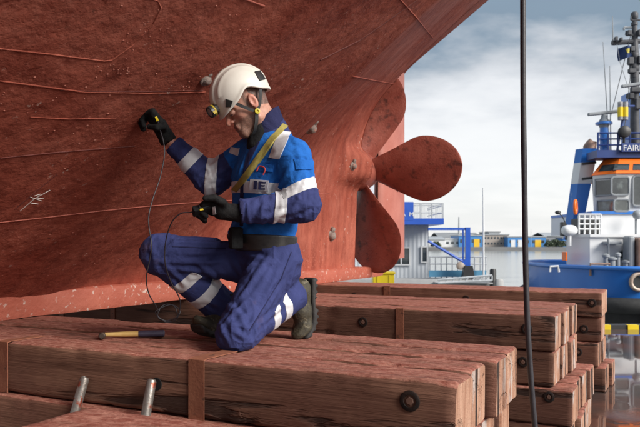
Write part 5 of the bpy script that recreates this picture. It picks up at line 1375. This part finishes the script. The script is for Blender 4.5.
patch(JB, ((251, 179), (269, 180.5), (268, 191.5), (250, 190)), 6, 5, .006, 'badge', pmat('badge_white', (.62, .63, .66), (.5, .51, .55), 60, .5), jk)
for c4 in (((255, 180.7), (258, 181), (257.4, 189.5), (254.4, 189)), ((260, 181.3), (266.5, 181.8), (266.3, 183.4), (259.9, 182.9)), ((260, 184.6), (265.8, 185.1), (265.6, 186.5), (259.8, 186)), ((259.6, 187.8), (266, 188.4), (265.8, 190), (259.5, 189.4)), ((259.6, 181.3), (261.4, 181.5), (260.9, 189.6), (259.1, 189.4))):
    patch(JB, c4, 3, 3, .0085, 'badge_mark', m_navyd, bpy.data.objects['badge'])
patch(JB, ((294, 159), (313, 161), (313, 169), (296, 170)), 6, 4, .005, 'pocket_flap', m_royal, jk)
patch(JB, ((253, 163), (274, 165), (273, 172), (251, 170)), 6, 4, .005, 'pocket_flap', m_royal, jk)
patch(JB, None, 3, 10, .004, 'zip_flap', m_navyd, jk, path=[((254, 140), (260, 142)), ((246, 160), (250, 161.5)), ((241, 185), (244, 186)), ((240, 226), (243, 226))])
mb = MB(); eye = Vector((0, 0, CZ)); pts = []
for x, y in ((258, 172), (261, 167), (265, 167.5), (266, 171), (264, 175)):
    h = JB.ray_cast(eye, (W(x, y, 1) - eye).normalized()); 
    if h[0]: pts.append(h[0] + h[1] * .010)
if len(pts) > 2: mb.tube(smooth_pts(pts, 5), .003, 6); mb.build('red_lanyard', pmat('red_cord', (.55, .05, .04), (.5, .05, .04), 9, .6), jk)

# ---- collar: stands round the neck, open at the front
cA = W(271, 137, 3.315); cB = W(263.5, 113, 3.30)
def collar_sdf(P):
    o_ = cap(P, cA, cB, .086, .078); i_ = cap(P, cA, cB + (cB - cA), .072, .066); ax = (cB - cA).normalized(); h = (P - A_(cA)) @ A_(ax); L_ = (cB - cA).length
    front = (P - A_(cA)) @ A_(hf)
    d = np.maximum(o_, -i_); d = np.maximum(d, h - (L_ + .010 - np.clip(front, 0, 1) * .55)); d = np.maximum(d, -.05 - h)
    return d - .003 * vnoise(P * 30)
sdf_obj('collar', collar_sdf, (-.42, 3.12, 1.78), (-.10, 3.50, 2.06), .004, m_navyd, man)
def scarf_sdf(P): return cap(P, hp_(-.02, 0, -.095), W(258, 146, 3.27), .046, .052) - .003 * vnoise(P * 40)
sdf_obj('neck_warmer', scarf_sdf, (-.46, 3.10, 1.70), (-.12, 3.46, 2.02), .005, m_bcloth, man)

# ---- trousers
ankL_t = knL + (anL - knL) * .93; ankR_t = knR + (anR - knR) * .93
def leg_l(P): return smin(cap(P, hipL, knL, .112, .088), cap(P, knL, ankL_t, .084, .074), .035)
def leg_r(P): return smin(cap(P, hipR, knR, .106, .086), cap(P, knR, ankR_t, .084, .086), .035)
def pelvis(P):
    d = smin(cap(P, waist + lf * .066, waist - lf * .066, .104, .104), cap(P, pel + lf * .075, pel - lf * .075, .120, .120), .07)
    return smin(d, ell(P, pel - fw_ * .05 - Vector((0, 0, .02)), (.13, .13, .12)), .05)
TCR = creases(lambda P: np.minimum(np.minimum(pelvis(P), leg_l(P)), leg_r(P)), [(272, 252, 240, 298, .011), (286, 254, 263, 304, .010), (258, 256, 228, 296, .011), (297, 258, 286, 296, .010), (246, 300, 221, 326, .010), (264, 306, 242, 338, .009), (216, 318, 230, 346, .009), (301, 252, 274, 284, .009), (238, 252, 276, 264, .009), (230, 256, 248, 284, .010),
    (228, 243, 172, 241, .010), (232, 251, 186, 254, .011), (218, 262, 162, 262, .010), (152, 243, 156, 268, .010), (163, 262, 184, 284, .010), (172, 268, 204, 272, .009), (180, 240, 160, 256, .009), (264, 338, 292, 320, .010), (258, 326, 288, 302, .009), (240, 316, 256, 346, .009), (278, 290, 262, 318, .010), (290, 284, 280, 306, .009), (196, 262, 222, 284, .010), (212, 272, 226, 296, .009), (222, 300, 244, 318, .010), (232, 330, 262, 348, .008), (178, 290, 170, 278, .007), (206, 300, 222, 308, .009)])
def trouser_sdf(P):
    d = smin(pelvis(P), leg_r(P), .05); d = smin(d, leg_l(P), .03)
    w = folds(P, hipL, knL, 12, .0065, 5, .18) + folds(P, knL, ankL_t, 14, .0065, 6, .16) + folds(P, hipR, knR, 12, .0065, 7, .17) + folds(P, knR, ankR_t, 14, .006, 8, .16)
    w = w + .008 * (1 - 2 * np.abs(vnoise(P * A_((10, 10, 16)) + 1.7))) * np.exp(-((P[:, 2] - pel.z) / .1) ** 2)
    d = d - w - crease_w(P, TCR)
    d = np.where(np.linalg.norm((P - A_(waist))[:, :2], axis=1) < .23, np.maximum(d, P[:, 2] - (waist.z + .01)), d); d = np.maximum(d, (Z0 + .002) - P[:, 2])
    for an, kn, c in ((ankL_t, knL, .02), (ankR_t, knR, .015)):
        ax = (an - kn).normalized(); e = (P - A_(an)) @ A_(ax) - c; near = np.linalg.norm(P - A_(an), axis=1) < .125
        d = np.where(near, np.maximum(d, e), d)
    return d
tr_, tv, tq = sdf_obj('trousers', trouser_sdf, (-.98, 2.90, .88), (.10, 3.72, 1.46), .004, m_navy, man)
def leg_labels(C):
    a, b, c = leg_l(C), leg_r(C), pelvis(C); return np.where((a < b) & (a < c), 1, np.where(b < c, 2, 0))
sxL = (ankL_t - knL).normalized(); sxR = (ankR_t - knR).normalized(); LL = (ankL_t - knL).length; LR = (ankR_t - knR).length
shinL = lambda C: (leg_labels(C) == 1) & (cap(C, knL, ankL_t, .084, .074) < cap(C, hipL, knL, .112, .088) + .01) & (((C - A_(knL)) @ A_(sxL)) > .05)
shinR = lambda C: (leg_labels(C) == 2) & (cap(C, knR, ankR_t, .084, .086) < .032)
for q in (.40, .62):
    band_from(tr_, knL + sxL * (LL * q), knL + sxL * (LL * q + .050), sxL, 'reflective_band', m_tape, shinL)
for q in (.32, .60):
    band_from(tr_, knR + sxR * (LR * q), knR + sxR * (LR * q + .052), sxR, 'reflective_band', m_tape, shinR)

TB = bvh_of([tr_])
patch(TB, None, 1, 14, .0022, 'side_seam', m_navyd, tr_, path=[((291, 252), (291.8, 252)), ((281, 278), (281.8, 278.3)), ((264, 306), (264.8, 306.5)), ((249, 330), (249.7, 330.6))])
patch(TB, None, 1, 14, .0022, 'side_seam', m_navyd, tr_, path=[((226, 248), (226, 249)), ((200, 247.5), (200, 248.4)), ((172, 246), (172, 247))])
# ---- belt and the pouch behind the near hand
def belt_sdf(P):
    t = smin(cap(P, wl + lf * .068, chest + lf * .08, .106, .122), cap(P, wl - lf * .068, chest - lf * .08, .106, .122), .06); t = smin(t, ell(P, waist + fw_ * .03 + Vector((0, 0, .05)), (.13, .13, .07)), .05)
    zb = waist.z + .1 * ((P - A_(waist)) @ A_(fw_)) * .5
    return smax(t - .013, np.abs(P[:, 2] - zb + .004) - .038, .006)
sdf_obj('belt', belt_sdf, (-.52, 3.10, 1.30), (-.02, 3.62, 1.48), .004, pmat('black_leather', (.014, .014, .015), (.03, .028, .027), 30, .42, bump=.001, bscale=80), man)
mb = MB(); c = W(236, 238, 3.20); mb.box(c, (.06, .045, .10), rz=.5); mb.build('pouch', m_bcloth, man, bevel=.012)

# ---- gloves
m_glove = pmat('black_glove', (.007, .007, .008), (.016, .015, .015), 60, .85, bump=.002, bscale=160, spec=.15)
m_cuff = pmat('glove_cuff', (.05, .05, .055), (.03, .03, .03), 60, .8)
def g1(P):
    d = hand_sdf(P, far_palm, far_f, far_thumb, Sr, .0035); ax = (wrR - far_palm[1]).normalized()
    return smin(d, np.maximum(cap(P, far_palm[1], wrR + ax * .03, .034, .040), (P - A_(wrR + ax * .018)) @ A_(ax)), .012) - .0015 * vnoise(P * 70)
def g2(P):
    d = hand_sdf(P, near_palm, near_f, near_thumb, Sn, .003); ax = (wrL - near_palm[1]).normalized()
    return smin(d, np.maximum(cap(P, near_palm[1], wrL + ax * .05, .034, .043), (P - A_(wrL + ax * .035)) @ A_(ax)), .012) - .0015 * vnoise(P * 70)
gR, _, _ = sdf_obj('glove', g1, (-1.0, 3.22, 1.80), (-.62, 3.60, 2.14), .003, m_glove, man)
gL, _, _ = sdf_obj('glove', g2, (-.66, 2.88, 1.40), (-.28, 3.22, 1.66), .003, m_glove, man)
GB = bvh_of([gL, gR])
patch(GB, ((212.5, 207), (215.3, 206.5), (216.5, 216), (213.6, 216.5)), 2, 5, .003, 'glove_label', m_tape, gL)
patch(GB, ((155, 117), (157, 116.5), (159, 121), (157, 121.5)), 2, 4, .003, 'glove_label', m_yellow, gR)

# ---- boots
m_boot = pmat('olive_boot', (.060, .050, .028), (.026, .023, .017), 34, .7, bump=.004, bscale=50, c3=(.15, .13, .085), spot=.56, sscale=28)
m_sole = pmat('boot_sole', (.016, .016, .016), (.035, .03, .028), 30, .75, bump=.002)
def boot(heel, T, N, label=None):
    """heel: back corner of the sole; T: towards the toe; N: out of the sole"""
    Sd = T.cross(N).normalized(); Rm = np.stack([A_(T), A_(Sd), A_(-N)], 1)
    def loc(P):
        Q = (P - A_(heel)) @ Rm; b = np.maximum(Q[:, 0] - .19, 0); Q = Q.copy(); Q[:, 2] -= 5.0 * b * b; return Q
    def upper(P):
        Q = loc(P); d = cap(Q, (.050, 0, .075), (.16, 0, .072), .043, .046); d = smin(d, cap(Q, (.16, 0, .068), (.245, 0, .052), .046, .036), .03); d = smin(d, cap(Q, (.065, 0, .09), (.085, 0, .185), .050, .055), .03)
        d = smin(d, ell(Q, (.235, 0, .045), (.052, .046, .038)), .02)
        d = np.maximum(d, .024 - Q[:, 2]); d = np.maximum(d, Q[:, 2] - .19)
        d = d - .0025 * vnoise(P * 34) - .0025 * np.where(np.abs(Q[:, 2] - .075 + .1 * Q[:, 0]) < .012, 1, 0) - .0035 * np.where((Q[:, 0] > .215) & (Q[:, 2] < .085), 1, 0)
        return d
    def sole(P):
        Q = loc(P); w = .040 + .012 * np.clip((Q[:, 0] - .08) / .1, 0, 1); Q2 = Q.copy(); Q2[:, 1] = Q[:, 1] * .05 / w
        d = rbox(Q2, (.145, 0, .015), (.147, .050, .019), .014); lug = (np.sin(Q[:, 0] * 2 * math.pi / .030) > .1) & (np.abs(Q[:, 0] - .125) > .022); d = np.where((Q[:, 2] < .010), np.where(lug, d, d + .008), d); d = np.where((np.abs(Q[:, 0] - .12) < .025) & (Q[:, 2] < .02), d + .010, d)
        return d
    ctr = heel + T * .14 - N * .09; lo = ctr - Vector((.24, .24, .24)); hi = ctr + Vector((.24, .24, .24))
    o, _, _ = sdf_obj('boot', upper, lo, hi, .004, m_boot, man)
    sdf_obj('sole', sole, lo, hi, .0035, m_sole, o)
    for k in range(5):       # laces across the instep
        a = .105 + .024 * k; z = .128 - .013 * k
        mb = MB(); pts = [heel + T * (a + .004 * q) + Sd * (.034 * q) - N * (z + (.002 if q == 0 else -.014) + (5.0 * max(0, a - .19) ** 2)) for q in (-1, -.5, 0, .5, 1)]; mb.tube(pts, .0035, 6); mb.build('lace', m_bcloth, o, smooth=60)
    return o
boot(heelL, Tl, Nl)
fR = Vector((-.66, -.72, -.12)).normalized(); nR = (Vector((0, 0, -1)) - fR * Vector((0, 0, -1)).dot(fR)).normalized()
boot(anR - fR * .075 + nR * .085, fR, nR)

# ---- helmet, lamp, straps
m_helm = pmat('helmet_shell', (.74, .71, .64), (.68, .64, .57), 14, .42, c3=(.38, .30, .24), spot=.66, sscale=30, swidth=.12, spec=.5)
def helm_sdf(P):
    Q = (P - A_(hC)) @ HR; Q = Q.astype(np.float32)
    sx = np.where(Q[:, 0] > 0, .142, .138)
    q = Q - A_((-.004, 0, .062)); k0 = np.sqrt((q[:, 0] / sx) ** 2 + (q[:, 1] / .113) ** 2 + (q[:, 2] / .128) ** 2); o_ = (k0 - 1) * .122
    rib = .0045 * np.clip(1 - np.maximum(np.abs(Q[:, 1]) - .030, 0) / .007, 0, 1) + .003 * np.exp(-((np.abs(Q[:, 1]) - .062) / .008) ** 2) * (Q[:, 2] > .09)
    o_ = o_ - rib * np.clip((Q[:, 2] - .06) / .03, 0, 1)
    rim = .036 - .034 * np.clip(np.abs(Q[:, 0]) / .14, 0, 1.2) ** 2 + .030 * np.exp(-((Q[:, 0] + .005) / .045) ** 2)
    brim = np.exp(-((Q[:, 2] - rim - .006) / .010) ** 2) * .005 + np.clip((Q[:, 0] - .09) / .06, 0, 1) * .010 * np.exp(-((Q[:, 2] - rim - .004) / .012) ** 2)
    d = np.maximum(o_ - brim, -(o_ + .011)); return smax(d, rim - Q[:, 2], .003)
hm, hv, hq = sdf_obj('helmet', helm_sdf, np.array(hC) - .24, np.array(hC) + .25, .003, m_helm, man)
m_hblack = pmat('helmet_black', (.013, .013, .014), (.03, .03, .03), 30, .45)
HB = bvh_of([hm])
patch(HB, ((226, 99), (233, 101), (231, 107), (226, 107)), 4, 4, .005, 'helmet_clip', m_hblack, hm)
patch(HB, ((254.5, 72), (260, 71), (265, 79.5), (259.5, 81)), 4, 4, .005, 'helmet_clip', m_hblack, hm)
lampC = hp_(.158, .012, .058)
hl = MB(); hl.lathe([(.012, -.030), (.024, -.026), (.027, -.005), (.027, .012), (.023, .016), (.021, .010), (.002, .010)], lampC, HF + HL * .15, 18); lamp = hl.build('headlamp', m_hblack, hm, smooth=40)
mb = MB(); mb.lathe([(.0205, .0085), (.0205, .0115), (.002, .013)], lampC, HF + HL * .15, 18); mb.build('lamp_lens', pmat('lens', (.35, .36, .36), (.3, .3, .3), 20, .1), lamp)
mb = MB(); mb.box(hp_(.134, .012, .060), (.03, .05, .03), rot=Matrix((HF, HL, HU)).transposed()); mb.build('lamp_battery', m_hblack, lamp, bevel=.006)
mb = MB(); mb.lathe([(.0275, -.010), (.0285, -.008), (.0285, -.004), (.0275, -.002)], lampC, HF + HL * .15, 18); mb.box(hp_(.156, .038, .048), (.016, .008, .012), rot=Matrix((HF, HL, HU)).transposed()); mb.build('lamp_trim', pmat('lamp_yellow', (.55, .40, .03), (.45, .33, .03), 30, .5), lamp)
def strap(pts, w, name, mat, parent, th=.0025):
    pts = smooth_pts([hp_(*p) for p in pts], 6); ctr = hp_(0, 0, -.02); G = []; H = []
    for i, p in enumerate(pts):
        d = (pts[min(i + 1, len(pts) - 1)] - pts[max(0, i - 1)]).normalized(); n = (p - ctr); n = (n - d * n.dot(d)).normalized(); s_ = d.cross(n).normalized()
        G.append([p - s_ * w / 2 - n * th, p - s_ * w / 2 + n * th, p + s_ * w / 2 + n * th, p + s_ * w / 2 - n * th, p - s_ * w / 2 - n * th])
    mb = MB(); mb.grid(G); return mb.build(name, mat, parent, smooth=40)
strap([(.075, .085, .045), (.05, .086, .010), (.022, .081, -.022), (.004, .078, -.040)], .014, 'chin_strap', m_hblack, hm)
strap([(-.075, .090, .050), (-.055, .088, .015), (-.028, .082, -.022), (-.004, .078, -.040)], .014, 'chin_strap', m_hblack, hm)
strap([(.0, .079, -.040), (.018, .068, -.075), (.045, .045, -.112), (.066, .016, -.127), (.066, -.016, -.127), (.045, -.045, -.112), (.018, -.068, -.075), (.0, -.08, -.03)], .016, 'chin_strap', m_hblack, hm)
mb = MB(); mb.lathe([(.011, -.004), (.013, .002), (.012, .007), (.006, .008), (.005, .003), (.001, .003)], hp_(-.001, .082, -.044), HL, 14); mb.build('strap_buckle', pmat('buckle_yellow', (.62, .52, .03), (.5, .42, .03), 20, .5), hm, smooth=40)
for s in (1, -1):
    mb = MB(); mb.tube([hp_(.094, s * .020, .003), hp_(.1005, s * .028, .0005), hp_(.101, s * .036, -.0005), hp_(.093, s * .047, .001)], .0016, 6); mb.build('eyelash', m_hblack, body)
    mb = MB(); mb.sphere(hp_(.090, s * .034, .006), .0115); mb.build('eye', pmat('eye_white', (.55, .5, .47), (.5, .45, .42), 9, .3), body)

# ---- gauge in the near hand, probe at the hull, cable between them
gz = empty('thickness_gauge', W(203, 206, 3.03)); tag(gz, "small black gauge held in the man's near hand, cable plugged in", 'gauge')
gx = (W(193, 208.5, 3.02) - W(214, 204, 3.05)).normalized(); gy = Sn; gzv = gx.cross(gy).normalized(); gy = gzv.cross(gx)
M = Matrix((gx, gy, gzv)).transposed(); c = W(203.5, 209.5, 3.035)
mb = MB(); mb.box(c, (.095, .056, .028), rot=M); mb.build('case', m_bcloth, gz, bevel=.006)
mb = MB(); mb.box(c + gy * .031, (.04, .003, .018), rot=M); mb.build('display', m_glass, gz)
mb = MB(); mb.box(W(201.5, 209.6, 3.005), (.016, .006, .009), rot=M); mb.build('button', m_yellow, gz, bevel=.002)
pp = W(142.5, 127, 3.41); hh = hull_hit(139.5, 125.5) or pp
pr_ = MB(); dpr = (hh - W(150, 127.5, 3.40)); 
pr_.lathe([(.006, 0), (.008, .005), (.008, .03), (.006, .035)], W(146, 126.5, 3.41), dpr, 12); o = pr_.build('probe', m_steel, smooth=40); tag(o, "small steel probe held against the hull in the man's far hand", 'probe')
mb = MB()
cpts = [W(158, 121, 3.36), W(160.5, 131, 3.33), W(163.5, 142, 3.31), W(164.5, 155, 3.30), W(160, 178, 3.28), W(152.5, 200, 3.24), W(148.5, 220, 3.20), W(151.5, 244, 3.16), W(150, 258, 3.18), W(146.5, 278, 3.22), W(149, 294, 3.28), W(157, 308, 3.36)]
cc = W(169, 313, 3.42)
for k in range(0, 30):
    a = math.pi * 1.1 + k * .52; r1 = .052 + .008 * math.sin(k * 1.3); cpts.append(Vector((cc.x + r1 * 1.0 * math.cos(a), cc.y - .02 + .01 * math.sin(k), cc.z + (.038 + .006 * math.cos(k * .9)) * math.sin(a))))
cpts += [W(180, 300, 3.34), W(171, 282, 3.26), W(165, 262, 3.18), W(166, 240, 3.12), W(172, 222, 3.06), W(181, 213.5, 3.04), W(190, 212.5, 3.03), W(196, 211, 3.03)]
for p in cpts: p.z = max(p.z, Z0 + .004)
mb.tube(smooth_pts(cpts, 7), .0028, 7); o = mb.build('probe_cable', m_rubber, smooth=60); tag(o, "thin black cable looping from the man's far hand to the gauge", 'cable')
